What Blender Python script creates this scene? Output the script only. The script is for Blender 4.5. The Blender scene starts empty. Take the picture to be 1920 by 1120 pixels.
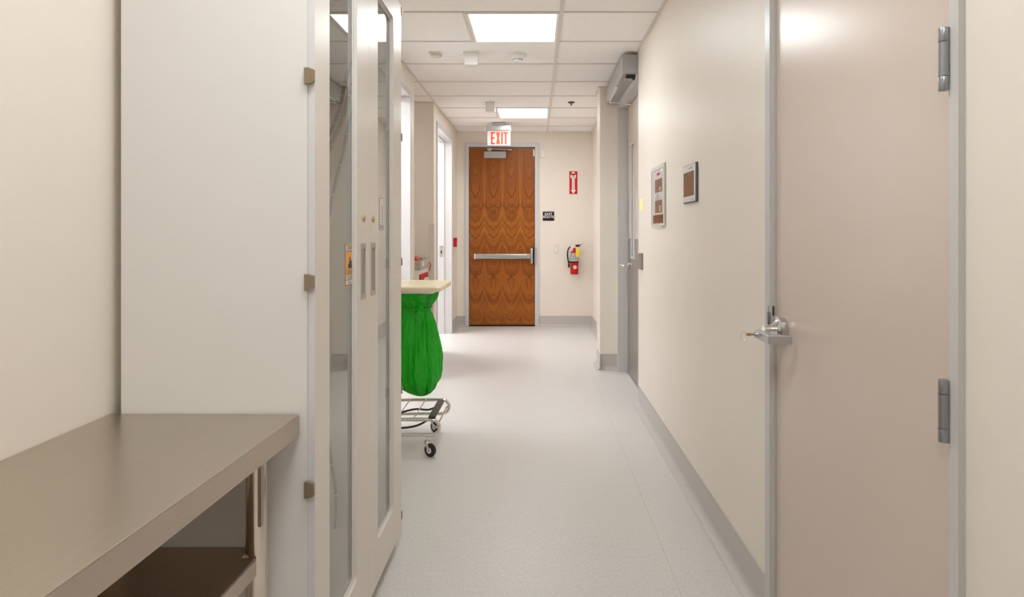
import bpy, bmesh, math, random
from mathutils import Vector, Matrix
random.seed(4)
PI = math.pi
scn = bpy.context.scene
COL = scn.collection
OFF = {}          # world offset of every object's local frame
F_PX, VX, VY, CZ = 1180.0, 1004.0, 434.0, 1.31

# ------------------------------------------------------------------ materials
def nodes_of(name):
    m = bpy.data.materials.new(name); m.use_nodes = True
    nt = m.node_tree; b = nt.nodes['Principled BSDF']
    return m, nt, b
def mat(name, col, rough=.5, metal=0., spec=.5, noise=0., nscale=(20, 20, 20), bump=0., bscale=200., emit=None, estr=0., coat=0., aniso=0.):
    m, nt, b = nodes_of(name)
    N, L = nt.nodes, nt.links
    b.inputs['Base Color'].default_value = (*col, 1)
    b.inputs['Roughness'].default_value = rough
    b.inputs['Metallic'].default_value = metal
    b.inputs['Specular IOR Level'].default_value = spec
    b.inputs['Coat Weight'].default_value = coat
    tc = N.new('ShaderNodeTexCoord')
    mp = N.new('ShaderNodeMapping'); L.new(tc.outputs['Object'], mp.inputs['Vector'])
    mp.inputs['Scale'].default_value = nscale
    nz = N.new('ShaderNodeTexNoise'); L.new(mp.outputs[0], nz.inputs['Vector'])
    nz.inputs['Scale'].default_value = 1.0; nz.inputs['Detail'].default_value = 5
    if noise > 0:
        rp = N.new('ShaderNodeValToRGB'); L.new(nz.outputs['Fac'], rp.inputs['Fac'])
        rp.color_ramp.elements[0].position = .3; rp.color_ramp.elements[1].position = .7
        rp.color_ramp.elements[0].color = (*[c*(1-noise) for c in col], 1)
        rp.color_ramp.elements[1].color = (*[min(1, c*(1+noise)) for c in col], 1)
        L.new(rp.outputs[0], b.inputs['Base Color'])
    if bump > 0:
        n2 = N.new('ShaderNodeTexNoise'); n2.inputs['Scale'].default_value = bscale
        L.new(tc.outputs['Object'], n2.inputs['Vector'])
        bp = N.new('ShaderNodeBump'); bp.inputs['Strength'].default_value = bump; bp.inputs['Distance'].default_value = .001
        L.new(n2.outputs['Fac'], bp.inputs['Height']); L.new(bp.outputs[0], b.inputs['Normal'])
    if emit:
        b.inputs['Emission Color'].default_value = (*emit, 1); b.inputs['Emission Strength'].default_value = estr
    return m
def s2l(r, g, b):
    f = lambda c: (c/255/12.92) if c/255 <= .04045 else ((c/255+.055)/1.055)**2.4
    return (f(r), f(g), f(b))

M = {}
M['wall'] = mat('wall_paint', (.80, .735, .66), .42, bump=.12, bscale=260, noise=.012, nscale=(3, 3, 3))
M['wall_white'] = mat('white_wall_paint', (.82, .82, .82), .6, bump=.05)
M['tile'] = mat('ceiling_tile', (.90, .875, .85), .9, bump=.2, bscale=500, noise=.02, nscale=(40, 40, 40))
M['grid'] = mat('ceiling_grid_metal', (.70, .655, .615), .5)
M['base'] = mat('vinyl_base', (.52, .485, .465), .4, noise=.05, nscale=(60, 60, 200))
M['cap'] = mat('vinyl_cap_strip', (.42, .39, .37), .4)
M['frame'] = mat('grey_frame_paint', (.57, .555, .545), .32, bump=.03)
M['frame_light'] = mat('light_frame_paint', (.62, .61, .62), .35)
M['door_paint'] = mat('taupe_door_paint', (.62, .52, .45), .27, bump=.06, bscale=120)
M['guard'] = mat('corner_guard_vinyl', (.72, .64, .53), .4)
M['cab'] = mat('cabinet_laminate', (.78, .755, .735), .42, bump=.03)
M['cab_door'] = mat('cabinet_door_laminate', (.72, .665, .60), .33)
M['cab_edge'] = mat('cabinet_edge_band', (.70, .685, .69), .35)
M['cab_in'] = mat('cabinet_inside_melamine', (.86, .82, .73), .6)
M['trim_grey'] = mat('window_bead_aluminium', (.45, .45, .47), .3, metal=.7)
M['handle_grey'] = mat('handle_grey_plastic', (.40, .37, .335), .4)
M['handle_dark'] = mat('recess_shade_and_part_grey', (.27, .25, .23), .4)  # darker grey for painted shade in the pull recess; vents and back box too
M['bronze'] = mat('hinge_taupe', (.31, .235, .165), .35, metal=.35)
M['brass'] = mat('brass', (.55, .38, .14), .3, metal=.9)
M['dark'] = mat('gap_shade_and_hub_black', (.02, .018, .016), .6)  # near-black that paints the shade in gaps and holes; arm hub too
M['black'] = mat('black_plastic', (.012, .012, .013), .5, spec=.3)
M['rubber'] = mat('black_rubber', (.02, .02, .02), .6)
M['brown_rubber'] = mat('brown_rubber_tread', (.045, .03, .025), .5)
M['chrome'] = mat('chrome', (.78, .77, .75), .12, metal=1)
M['hinge_satin'] = mat('brushed_lever_chrome', (.60, .60, .62), .38, metal=1)
M['satin'] = mat('satin_chrome', (.60, .60, .61), .26, metal=1)
M['hinge_steel'] = mat('hinge_steel', (.36, .37, .40), .34, metal=.9)
M['alu_paint'] = mat('aluminium_paint', (.45, .44, .43), .35, metal=.5)
M['closer'] = mat('closer_cover_grey', (.40, .395, .39), .4, metal=.2)
M['plate'] = mat('stainless_plate', (.44, .405, .37), .30, metal=.9, noise=.04, nscale=(4, 4, 300))
M['white_plastic'] = mat('white_plastic', (.80, .77, .72), .4)
M['ivory_plastic'] = mat('ivory_plastic', (.74, .69, .62), .4)
M['offwhite'] = mat('device_white', (.80, .79, .76), .35)
M['red'] = mat('red_paint', (.46, .008, .012), .35, spec=.3)
M['red_sign'] = mat('red_sign_face', (.55, .010, .018), .45, spec=.3)
M['white_print'] = mat('white_print', (.85, .80, .76), .5)
M['grey_print'] = mat('grey_print', (.42, .40, .37), .5)
M['black_print'] = mat('black_print', (.03, .028, .025), .5)
M['silver_label'] = mat('silver_label', (.42, .41, .43), .35, metal=.2, noise=.25, nscale=(90, 90, 90))
M['yellow'] = mat('yellow_tag', (.85, .62, .02), .5)
M['note'] = mat('yellow_note_paper', (.86, .80, .36), .7)
M['cream_lid'] = mat('cream_lid_plastic', (.78, .68, .47), .25)
M['orange'] = mat('orange_sticker', (.82, .38, .07), .4)
M['panel_frame'] = mat('panel_border', (.60, .60, .54), .35)
M['panel_face'] = mat('panel_lilac_grey', (.53, .50, .50), .4)
M['screen'] = mat('brown_glossy_screen', (.20, .105, .06), .18, noise=.12, nscale=(30, 30, 30))
M['screen_dark'] = mat('dark_brown_glossy_screen', (.13, .04, .015), .15)
M['tab_white'] = mat('bezel_pale', (.66, .68, .66), .3)
M['tab_side'] = mat('bezel_side_slate', (.10, .10, .13), .4)
M['scope'] = mat('scope_tube_black', (.03, .028, .027), .4)
M['scope_mark'] = mat('scope_mark_white', (.55, .53, .48), .5)
M['cart_grey'] = mat('cart_grey_plastic', (.40, .35, .31), .45)
M['cart_white'] = mat('cart_white_metal', (.72, .68, .62), .4)
M['exit_red'] = mat('exit_letter_red', (.75, .07, .02), .4, emit=(1, .07, .015), estr=.4)
M['exit_panel'] = mat('exit_panel_edge_lit', (.78, .74, .76), .06, emit=(1, .86, .84), estr=.03)
M['sprinkler'] = mat('sprinkler_bronze', (.12, .09, .06), .3, metal=.7)
M['lamp'] = mat('lamp_diffuser', (.9, .9, .88), .5, emit=(.94, .985, .99), estr=7.8)
M['added_alcove_lamp'] = mat('added_alcove_diffuser', (.9, .9, .88), .5, emit=(1, .93, .84), estr=1.6)  # glow of the panel added to brighten the alcove
M['room_lamp'] = mat('room_lamp_diffuser', (.9, .9, .9), .5, emit=(.93, .97, 1), estr=15)
M['lite'] = mat('door_glass_pale', (.58, .61, .65), .35)

def floor_mat():
    m, nt, b = nodes_of('floor_sheet_vinyl'); N, L = nt.nodes, nt.links
    tc = N.new('ShaderNodeTexCoord')
    def ns(scale, sc, det=4):
        mp = N.new('ShaderNodeMapping'); L.new(tc.outputs['Object'], mp.inputs[0]); mp.inputs['Scale'].default_value = sc
        n = N.new('ShaderNodeTexNoise'); n.inputs['Scale'].default_value = scale; n.inputs['Detail'].default_value = det
        L.new(mp.outputs[0], n.inputs['Vector']); return n
    a = ns(60, (3.2, .8, 1)); c = ns(2.2, (1, 1, 1)); d = ns(180, (1.5, .5, 1), 2)
    r = N.new('ShaderNodeValToRGB'); L.new(a.outputs['Fac'], r.inputs[0])
    r.color_ramp.elements[0].position = .28; r.color_ramp.elements[0].color = (.57, .545, .530, 1)
    r.color_ramp.elements[1].position = .60; r.color_ramp.elements[1].color = (.665, .638, .620, 1)
    r2 = N.new('ShaderNodeValToRGB'); L.new(d.outputs['Fac'], r2.inputs[0])
    r2.color_ramp.elements[0].position = .25; r2.color_ramp.elements[0].color = (.86, .84, .82, 1)
    r2.color_ramp.elements[1].position = .42; r2.color_ramp.elements[1].color = (1, 1, 1, 1)
    mx = N.new('ShaderNodeMixRGB'); mx.blend_type = 'MULTIPLY'; mx.inputs[0].default_value = .8
    L.new(r.outputs[0], mx.inputs[1]); L.new(r2.outputs[0], mx.inputs[2])
    # welded seams: x = .525 lengthwise, y = 4.06 crosswise
    sp = N.new('ShaderNodeSeparateXYZ'); L.new(tc.outputs['Object'], sp.inputs[0])
    def line(out, at, w):
        s = N.new('ShaderNodeMath'); s.operation = 'SUBTRACT'; s.inputs[1].default_value = at; L.new(out, s.inputs[0])
        q = N.new('ShaderNodeMath'); q.operation = 'ABSOLUTE'; L.new(s.outputs[0], q.inputs[0])
        l = N.new('ShaderNodeMath'); l.operation = 'LESS_THAN'; l.inputs[1].default_value = w; L.new(q.outputs[0], l.inputs[0]); return l
    l1 = line(sp.outputs[0], .525, .0014); l2 = line(sp.outputs[1], 4.06, .0016)
    mxm = N.new('ShaderNodeMath'); mxm.operation = 'MAXIMUM'; L.new(l1.outputs[0], mxm.inputs[0]); L.new(l2.outputs[0], mxm.inputs[1])
    fm = N.new('ShaderNodeMath'); fm.operation = 'MULTIPLY'; fm.inputs[1].default_value = .45; L.new(mxm.outputs[0], fm.inputs[0])
    m2 = N.new('ShaderNodeMixRGB'); L.new(fm.outputs[0], m2.inputs[0]); L.new(mx.outputs[0], m2.inputs[1]); m2.inputs[2].default_value = (.36, .33, .30, 1)
    L.new(m2.outputs[0], b.inputs['Base Color'])
    rr = N.new('ShaderNodeMapRange'); L.new(c.outputs['Fac'], rr.inputs[0]); rr.inputs[3].default_value = .30; rr.inputs[4].default_value = .42
    L.new(rr.outputs[0], b.inputs['Roughness'])
    b.inputs['Specular IOR Level'].default_value = .42
    bp = N.new('ShaderNodeBump'); bp.inputs['Strength'].default_value = .12; bp.inputs['Distance'].default_value = .001
    L.new(a.outputs['Fac'], bp.inputs['Height']); L.new(bp.outputs[0], b.inputs['Normal'])
    return m
M['floor'] = floor_mat()

def steel_mat(name, col, rough, axis):
    m, nt, b = nodes_of(name); N, L = nt.nodes, nt.links
    tc = N.new('ShaderNodeTexCoord'); mp = N.new('ShaderNodeMapping'); L.new(tc.outputs['Object'], mp.inputs[0])
    mp.inputs['Scale'].default_value = (2, 260, 2) if axis == 'x' else (260, 2, 260)
    n = N.new('ShaderNodeTexNoise'); n.inputs['Scale'].default_value = 1; n.inputs['Detail'].default_value = 6; L.new(mp.outputs[0], n.inputs['Vector'])
    n2 = N.new('ShaderNodeTexNoise'); n2.inputs['Scale'].default_value = 5; n2.inputs['Detail'].default_value = 4; L.new(tc.outputs['Object'], n2.inputs['Vector'])
    r = N.new('ShaderNodeValToRGB'); L.new(n.outputs['Fac'], r.inputs[0])
    r.color_ramp.elements[0].position = .3; r.color_ramp.elements[0].color = (*[c*.97 for c in col], 1)
    r.color_ramp.elements[1].position = .7; r.color_ramp.elements[1].color = (*[c*1.03 for c in col], 1)
    L.new(r.outputs[0], b.inputs['Base Color'])
    mr = N.new('ShaderNodeMapRange'); L.new(n2.outputs['Fac'], mr.inputs[0]); mr.inputs[3].default_value = rough*.85; mr.inputs[4].default_value = rough*1.2
    L.new(mr.outputs[0], b.inputs['Roughness']); b.inputs['Metallic'].default_value = 1
    bp = N.new('ShaderNodeBump'); bp.inputs['Strength'].default_value = .06; bp.inputs['Distance'].default_value = .001
    L.new(n.outputs['Fac'], bp.inputs['Height']); L.new(bp.outputs[0], b.inputs['Normal'])
    return m
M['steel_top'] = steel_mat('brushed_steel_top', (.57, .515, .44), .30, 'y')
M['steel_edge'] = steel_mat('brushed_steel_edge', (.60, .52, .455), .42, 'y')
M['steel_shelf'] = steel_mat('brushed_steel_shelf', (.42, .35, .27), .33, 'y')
M['steel_leg'] = mat('polished_steel_leg', (.74, .66, .57), .16, metal=1)

def glass_mat(name, tint, rough=0., boost=1.0):
    m = bpy.data.materials.new(name); m.use_nodes = True
    nt = m.node_tree; N, L = nt.nodes, nt.links; N.clear()
    o = N.new('ShaderNodeOutputMaterial'); g = N.new('ShaderNodeBsdfGlossy'); g.inputs['Roughness'].default_value = rough
    t = N.new('ShaderNodeBsdfTransparent'); t.inputs[0].default_value = (*tint, 1)
    f = N.new('ShaderNodeFresnel'); ge = N.new('ShaderNodeNewGeometry'); mr = N.new('ShaderNodeMapRange')
    mr.inputs[3].default_value = 2.25; mr.inputs[4].default_value = 1/2.25      # same reflectance on both faces of the thin pane
    L.new(ge.outputs['Backfacing'], mr.inputs[0]); L.new(mr.outputs[0], f.inputs['IOR'])
    k = N.new('ShaderNodeMath'); k.operation = 'MULTIPLY'; k.inputs[1].default_value = boost; k.use_clamp = True
    L.new(f.outputs[0], k.inputs[0])
    x = N.new('ShaderNodeMixShader'); L.new(k.outputs[0], x.inputs[0]); L.new(t.outputs[0], x.inputs[1]); L.new(g.outputs[0], x.inputs[2])
    L.new(x.outputs[0], o.inputs[0]); return m
M['glass'] = glass_mat('cabinet_glass', (.97, .98, .96), 0, 1.2)

def bag_mat():
    m, nt, b = nodes_of('green_plastic_bag')
    b.inputs['Base Color'].default_value = (.022, .47, .03, 1); b.inputs['Roughness'].default_value = .22
    N, L = nt.nodes, nt.links
    tr = N.new('ShaderNodeBsdfTranslucent'); tr.inputs[0].default_value = (.14, .85, .02, 1)
    mx = N.new('ShaderNodeMixShader'); mx.inputs[0].default_value = .38
    o = N['Material Output']; L.new(b.outputs[0], mx.inputs[1]); L.new(tr.outputs[0], mx.inputs[2]); L.new(mx.outputs[0], o.inputs[0])
    tc = N.new('ShaderNodeTexCoord'); mp = N.new('ShaderNodeMapping'); mp.inputs['Scale'].default_value = (16, 16, 4)
    L.new(tc.outputs['Object'], mp.inputs[0])
    n = N.new('ShaderNodeTexNoise'); n.inputs['Scale'].default_value = 1; n.inputs['Detail'].default_value = 3; n.inputs['Distortion'].default_value = .8
    L.new(mp.outputs[0], n.inputs['Vector'])
    bp = N.new('ShaderNodeBump'); bp.inputs['Strength'].default_value = .95; bp.inputs['Distance'].default_value = .04
    L.new(n.outputs['Fac'], bp.inputs['Height']); L.new(bp.outputs[0], b.inputs['Normal']); L.new(bp.outputs[0], tr.inputs['Normal'])
    return m
M['bag'] = bag_mat()

def wood_mat():
    """book-matched crotch figure: mirrored veneers, cathedral garlands and oval eyes (leaf-local x, z)"""
    m, nt, b = nodes_of('bookmatched_wood_veneer'); N, L = nt.nodes, nt.links
    def mth(op, a, c=None, d=None, clamp=False):
        n = N.new('ShaderNodeMath'); n.operation = op; n.use_clamp = clamp
        for i, v in enumerate((a, c, d)):
            if v is None: continue
            if isinstance(v, (int, float)): n.inputs[i].default_value = v
            else: L.new(v, n.inputs[i])
        return n.outputs[0]
    tc = N.new('ShaderNodeTexCoord'); sp = N.new('ShaderNodeSeparateXYZ'); L.new(tc.outputs['Object'], sp.inputs[0])
    x, z = sp.outputs[0], sp.outputs[2]
    w = .2475
    # eyes sit at world x -.827,-.58,-.332,-.085 ; object x is relative to the door centre (-.459)
    xs = mth('ADD', x, .368+w*4)
    ph = mth('FRACT', mth('DIVIDE', xs, w))
    t0 = mth('MULTIPLY', mth('PINGPONG', ph, .5), 2.0)          # 0 at an eye, 1 at a seam
    # little wander so the veneers differ
    cx = N.new('ShaderNodeCombineXYZ'); L.new(t0, cx.inputs[0]); L.new(z, cx.inputs[2])
    nz = N.new('ShaderNodeTexNoise'); nz.inputs['Scale'].default_value = 2.6; nz.inputs['Detail'].default_value = 3; L.new(cx.outputs[0], nz.inputs['Vector'])
    wob = mth('MULTIPLY', mth('SUBTRACT', nz.outputs['Fac'], .5), .16)
    nx = N.new('ShaderNodeTexNoise'); nx.inputs['Scale'].default_value = 1.4; nx.inputs['Detail'].default_value = 2; L.new(tc.outputs['Object'], nx.inputs['Vector'])
    wob2 = mth('MULTIPLY', mth('SUBTRACT', nx.outputs['Fac'], .5), .12)
    A = mth('ADD', .19, mth('MULTIPLY', mth('MAXIMUM', mth('SUBTRACT', z, 1.66), 0), 1.9))
    A = mth('ADD', A, mth('MULTIPLY', mth('MAXIMUM', mth('SUBTRACT', mth('MULTIPLY', mth('ABSOLUTE', mth('SUBTRACT', z, .88)), -1.0), -.28), 0), .9))
    tp = mth('POWER', t0, 2.1)
    Fz = mth('SUBTRACT', z, mth('MULTIPLY', A, tp))
    def eye(z0, hx, hz, amp):
        dz = mth('DIVIDE', mth('SUBTRACT', z, z0), hz); dx = mth('DIVIDE', t0, hx)
        r2 = mth('ADD', mth('MULTIPLY', dz, dz), mth('MULTIPLY', dx, dx))
        return mth('MULTIPLY', mth('EXPONENT', mth('MULTIPLY', r2, -1.0)), amp)
    e = mth('ADD', eye(.69, .38, .10, -.17), eye(1.62, .55, .09, -.14))
    e = mth('ADD', e, eye(2.12, .6, .12, -.08))
    Fz = mth('ADD', mth('ADD', mth('ADD', Fz, e), wob), wob2)
    c1 = N.new('ShaderNodeCombineXYZ'); L.new(Fz, c1.inputs[2]); L.new(mth('MULTIPLY', t0, .03), c1.inputs[0])
    n1 = N.new('ShaderNodeTexNoise'); n1.inputs['Scale'].default_value = 21; n1.inputs['Detail'].default_value = 3.5; n1.inputs['Roughness'].default_value = .6
    L.new(c1.outputs[0], n1.inputs['Vector'])
    n2 = N.new('ShaderNodeTexNoise'); n2.inputs['Scale'].default_value = 5.5; n2.inputs['Detail'].default_value = 2
    L.new(c1.outputs[0], n2.inputs['Vector'])
    mp = N.new('ShaderNodeMapping'); mp.inputs['Scale'].default_value = (160, 1, 7); L.new(tc.outputs['Object'], mp.inputs[0])
    n3 = N.new('ShaderNodeTexNoise'); n3.inputs['Scale'].default_value = 1; n3.inputs['Detail'].default_value = 3; L.new(mp.outputs[0], n3.inputs['Vector'])
    core = mth('ADD', eye(.69, .17, .045, .22), mth('MULTIPLY', mth('SUBTRACT', n2.outputs['Fac'], .5), .7))
    v = mth('ADD', mth('SUBTRACT', n1.outputs['Fac'], core), mth('MULTIPLY', mth('SUBTRACT', n3.outputs['Fac'], .5), .25))
    r = N.new('ShaderNodeValToRGB'); L.new(v, r.inputs[0]); el = r.color_ramp.elements
    el[0].position = .22; el[0].color = (.135, .028, .003, 1)
    el[1].position = .78; el[1].color = (.42, .150, .012, 1)
    q = el.new(.42); q.color = (.23, .060, .003, 1)
    q = el.new(.56); q.color = (.33, .098, .006, 1)
    L.new(r.outputs[0], b.inputs['Base Color'])
    b.inputs['Roughness'].default_value = .42; b.inputs['Specular IOR Level'].default_value = .35
    return m
M['wood'] = wood_mat()

# ------------------------------------------------------------------ mesh builder
class MB:
    def __init__(s): s.bm = bmesh.new()
    def _bev(s, verts, bev, seg=2):
        if bev > 0:
            es = list({e for v in verts for e in v.link_edges})
            bmesh.ops.bevel(s.bm, geom=es, offset=bev, segments=seg, profile=.5, affect='EDGES', clamp_overlap=True)
    def box(s, x0, x1, y0, y1, z0, z1, bev=0., mtx=None, seg=2):
        r = bmesh.ops.create_cube(s.bm, size=1)['verts']
        T = Matrix.Translation(((x0+x1)/2, (y0+y1)/2, (z0+z1)/2)) @ Matrix.Diagonal((abs(x1-x0), abs(y1-y0), abs(z1-z0), 1))
        if mtx is not None: T = mtx @ T
        bmesh.ops.transform(s.bm, matrix=T, verts=r); s._bev(r, bev, seg); return s
    def cyl(s, p0, p1, r, r2=None, seg=24, bev=0.):
        p0, p1 = Vector(p0), Vector(p1); d = p1-p0
        v = bmesh.ops.create_cone(s.bm, cap_ends=True, segments=seg, radius1=r, radius2=r if r2 is None else r2, depth=d.length)['verts']
        q = d.to_track_quat('Z', 'Y').to_matrix().to_4x4()
        bmesh.ops.transform(s.bm, matrix=Matrix.Translation((p0+p1)/2) @ q, verts=v)
        if bev > 0:
            es = [e for e in {e for w in v for e in w.link_edges} if any(len(f.verts) > 4 for f in e.link_faces)]
            bmesh.ops.bevel(s.bm, geom=es, offset=bev, segments=2, profile=.5, affect='EDGES')
        return s
    def sphere(s, c, r, sc=(1, 1, 1), seg=20):
        v = bmesh.ops.create_uvsphere(s.bm, u_segments=seg, v_segments=seg//2, radius=r)['verts']
        bmesh.ops.transform(s.bm, matrix=Matrix.Translation(c) @ Matrix.Diagonal((*sc, 1)), verts=v); return s
    def prism(s, pts, d, bev=0.):
        """pts: planar polygon of 3-D points, extruded by vector d"""
        d = Vector(d); a = [s.bm.verts.new(Vector(p)) for p in pts]; b = [s.bm.verts.new(Vector(p)+d) for p in pts]
        n = len(a); s.bm.faces.new(a); s.bm.faces.new(b[::-1])
        for i in range(n): s.bm.faces.new((a[i], b[i], b[(i+1) % n], a[(i+1) % n]))
        s._bev(a+b, bev); return s
    def tube(s, pts, r, seg=12, closed=False):
        pts = [Vector(p) for p in pts]; n = len(pts); rings = []; prev = None
        for i, p in enumerate(pts):
            if closed: t = pts[(i+1) % n]-pts[i-1]
            else: t = pts[min(i+1, n-1)]-pts[max(i-1, 0)]
            t.normalize()
            if prev is None:
                u = t.orthogonal().normalized()
            else:
                u = (prev-t*prev.dot(t)).normalized()
            prev = u; w = t.cross(u); rr = r[i] if isinstance(r, (list, tuple)) else r
            rings.append([s.bm.verts.new(p+(u*math.cos(2*PI*k/seg)+w*math.sin(2*PI*k/seg))*rr) for k in range(seg)])
        for i in range(n if closed else n-1):
            A, B = rings[i], rings[(i+1) % n]
            for k in range(seg): s.bm.faces.new((A[k], A[(k+1) % seg], B[(k+1) % seg], B[k]))
        if not closed:
            s.bm.faces.new(rings[0][::-1]); s.bm.faces.new(rings[-1])
        return s
    def loops(s, rings, cap0=True, cap1=True):
        R = [[s.bm.verts.new(Vector(p)) for p in ring] for ring in rings]; n = len(R[0])
        for A, B in zip(R, R[1:]):
            for k in range(n): s.bm.faces.new((A[k], A[(k+1) % n], B[(k+1) % n], B[k]))
        if cap0: s.bm.faces.new(R[0][::-1])
        if cap1: s.bm.faces.new(R[-1])
        return s
    def mesh_from(s, me, mtx):
        t = bmesh.new(); t.from_mesh(me); bmesh.ops.transform(t, matrix=mtx, verts=t.verts)
        tm = bpy.data.meshes.new('t'); t.to_mesh(tm); t.free(); s.bm.from_mesh(tm); bpy.data.meshes.remove(tm); return s
    def build(s, name, m, parent=None, smooth=False, loc=None):
        bmesh.ops.recalc_face_normals(s.bm, faces=s.bm.faces)
        if parent is not None: off = OFF[parent.name]
        elif loc is not None: off = Vector(loc)
        else:
            xs = [v.co for v in s.bm.verts]
            off = Vector(((min(v.x for v in xs)+max(v.x for v in xs))/2, (min(v.y for v in xs)+max(v.y for v in xs))/2, min(v.z for v in xs)))
        bmesh.ops.translate(s.bm, verts=s.bm.verts, vec=-off)
        me = bpy.data.meshes.new(name); s.bm.to_mesh(me); s.bm.free()
        if smooth:
            me.polygons.foreach_set('use_smooth', [True]*len(me.polygons))
            try: me.set_sharp_from_angle(angle=math.radians(38))
            except Exception: pass
        me.materials.append(M[m] if isinstance(m, str) else m)
        o = bpy.data.objects.new(name, me); COL.objects.link(o)
        if parent is not None: o.parent = parent
        else: o.location = off
        OFF[o.name] = off.copy(); return o
def thing(name, loc, label=None, cat=None, group=None, kind=None):
    o = bpy.data.objects.new(name, None); COL.objects.link(o); o.location = loc; o.empty_display_size = .05
    OFF[o.name] = Vector(loc); return tag(o, label, cat, group, kind)
def tag(o, label=None, cat=None, group=None, kind=None):
    for k, v in (('label', label), ('category', cat), ('group', group), ('kind', kind)):
        if v: o[k] = v
    return o
def struct(mb, name, m, label=None, loc=None, smooth=False):
    o = mb.build(name, m, None, smooth, loc); return tag(o, label, 'room' if False else None, None, 'structure')
def copy_tree(o, parent=None):
    c = o.copy(); COL.objects.link(c); c.parent = parent; OFF[c.name] = OFF[o.name]
    for ch in list(o.children): copy_tree(ch, c)
    return c
def text_into(mb, txt, size, mtx, ext=.0006, sx=1., align='CENTER', bold=0.):
    cu = bpy.data.curves.new('txt', 'FONT'); cu.body = txt; cu.size = size; cu.extrude = ext; cu.align_x = align; cu.align_y = 'CENTER'; cu.offset = bold
    cu.space_line = .8
    to = bpy.data.objects.new('txt', cu); COL.objects.link(to)
    dg = bpy.context.evaluated_depsgraph_get(); me = bpy.data.meshes.new_from_object(to.evaluated_get(dg))
    COL.objects.unlink(to); bpy.data.objects.remove(to); bpy.data.curves.remove(cu)
    mb.mesh_from(me, mtx @ Matrix.Diagonal((sx, 1, 1, 1))); bpy.data.meshes.remove(me)
def face_y(x, y, z):      # text in the xz plane, read from -y
    return Matrix.Translation((x, y, z)) @ Matrix.Rotation(PI/2, 4, 'X')
def face_negx(x, y, z):   # text on a surface that faces -x, read from -x side
    return Matrix.Translation((x, y, z)) @ Matrix.Rotation(-PI/2, 4, 'Z') @ Matrix.Rotation(PI/2, 4, 'X')
def face_posx(x, y, z):   # text on a surface that faces +x
    return Matrix.Translation((x, y, z)) @ Matrix.Rotation(PI/2, 4, 'Z') @ Matrix.Rotation(PI/2, 4, 'X')
def rounded_slab(mb, outer, hole, r, x0, x1):
    """door frame in the yz plane with rounded rectangular hole, thickness x0..x1"""
    (y0, y1, z0, z1), (a0, a1, b0, b1) = outer, hole
    K = 6; inn = []
    for cy, cz, a in ((a1-r, b1-r, 0), (a0+r, b1-r, PI/2), (a0+r, b0+r, PI), (a1-r, b0+r, 3*PI/2)):
        for k in range(K+1):
            t = a+PI/2*k/K; inn.append((cy+r*math.cos(t), cz+r*math.sin(t)))
    out = []
    cs = [(y1, z1), (y0, z1), (y0, z0), (y1, z0)]
    for i, (cy, cz, a) in enumerate(((a1-r, b1-r, 0), (a0+r, b1-r, PI/2), (a0+r, b0+r, PI), (a1-r, b0+r, 3*PI/2))):
        for k in range(K+1):
            if k < K/2: f = k/(K/2)
            else: f = 1
            g = 1 if k <= K/2 else 1-(k-K/2)/(K/2)
            cyx, czx = cs[i]
            # walk along the outer rectangle towards and away from the corner
            if i == 0: p = (y1, (b1-r)+(z1-(b1-r))*f) if k <= K/2 else ((a1-r)+(y1-(a1-r))*g, z1)
            if i == 1: p = ((a0+r)+(y0-(a0+r))*f, z1) if k <= K/2 else (y0, (b1-r)+(z1-(b1-r))*g)
            if i == 2: p = (y0, (b0+r)+(z0-(b0+r))*f) if k <= K/2 else ((a0+r)+(y0-(a0+r))*g, z0)
            if i == 3: p = ((a1-r)+(y1-(a1-r))*f, z0) if k <= K/2 else (y1, (b0+r)+(z0-(b0+r))*g)
            out.append(p)
    n = len(inn); bm = mb.bm
    V = {}
    for tagx, x in (('a', x0), ('b', x1)):
        V['i'+tagx] = [bm.verts.new((x, p[0], p[1])) for p in inn]; V['o'+tagx] = [bm.verts.new((x, p[0], p[1])) for p in out]
    for k in range(n):
        j = (k+1) % n
        for t in 'ab': bm.faces.new((V['i'+t][k], V['i'+t][j], V['o'+t][j], V['o'+t][k]))
        bm.faces.new((V['ia'][k], V['ia'][j], V['ib'][j], V['ib'][k])); bm.faces.new((V['oa'][k], V['oa'][j], V['ob'][j], V['ob'][k]))
    return mb
def smooth_path(ctrl, n=8):
    P = [Vector(p) for p in ctrl]; P = [P[0]*2-P[1]]+P+[P[-1]*2-P[-2]]; out = []
    for i in range(1, len(P)-2):
        a, b, c, d = P[i-1:i+3]
        for k in range(n):
            t = k/n; out.append(.5*((2*b)+(c-a)*t+(2*a-5*b+4*c-d)*t*t+(3*b-a-3*c+d)*t**3))
    out.append(P[-2]); return out

# ------------------------------------------------------------------ room shell
XL, XR, YE, H = -1.08, .781, 8.667, 2.677
WT = .15
FO = 2.511    # top of door frames (outside)
# floor
b = MB(); b.box(-3.3, 1.9, -3.1, 9.4, -.05, 0); struct(b, 'floor', 'floor', loc=(0, 0, 0))
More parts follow.
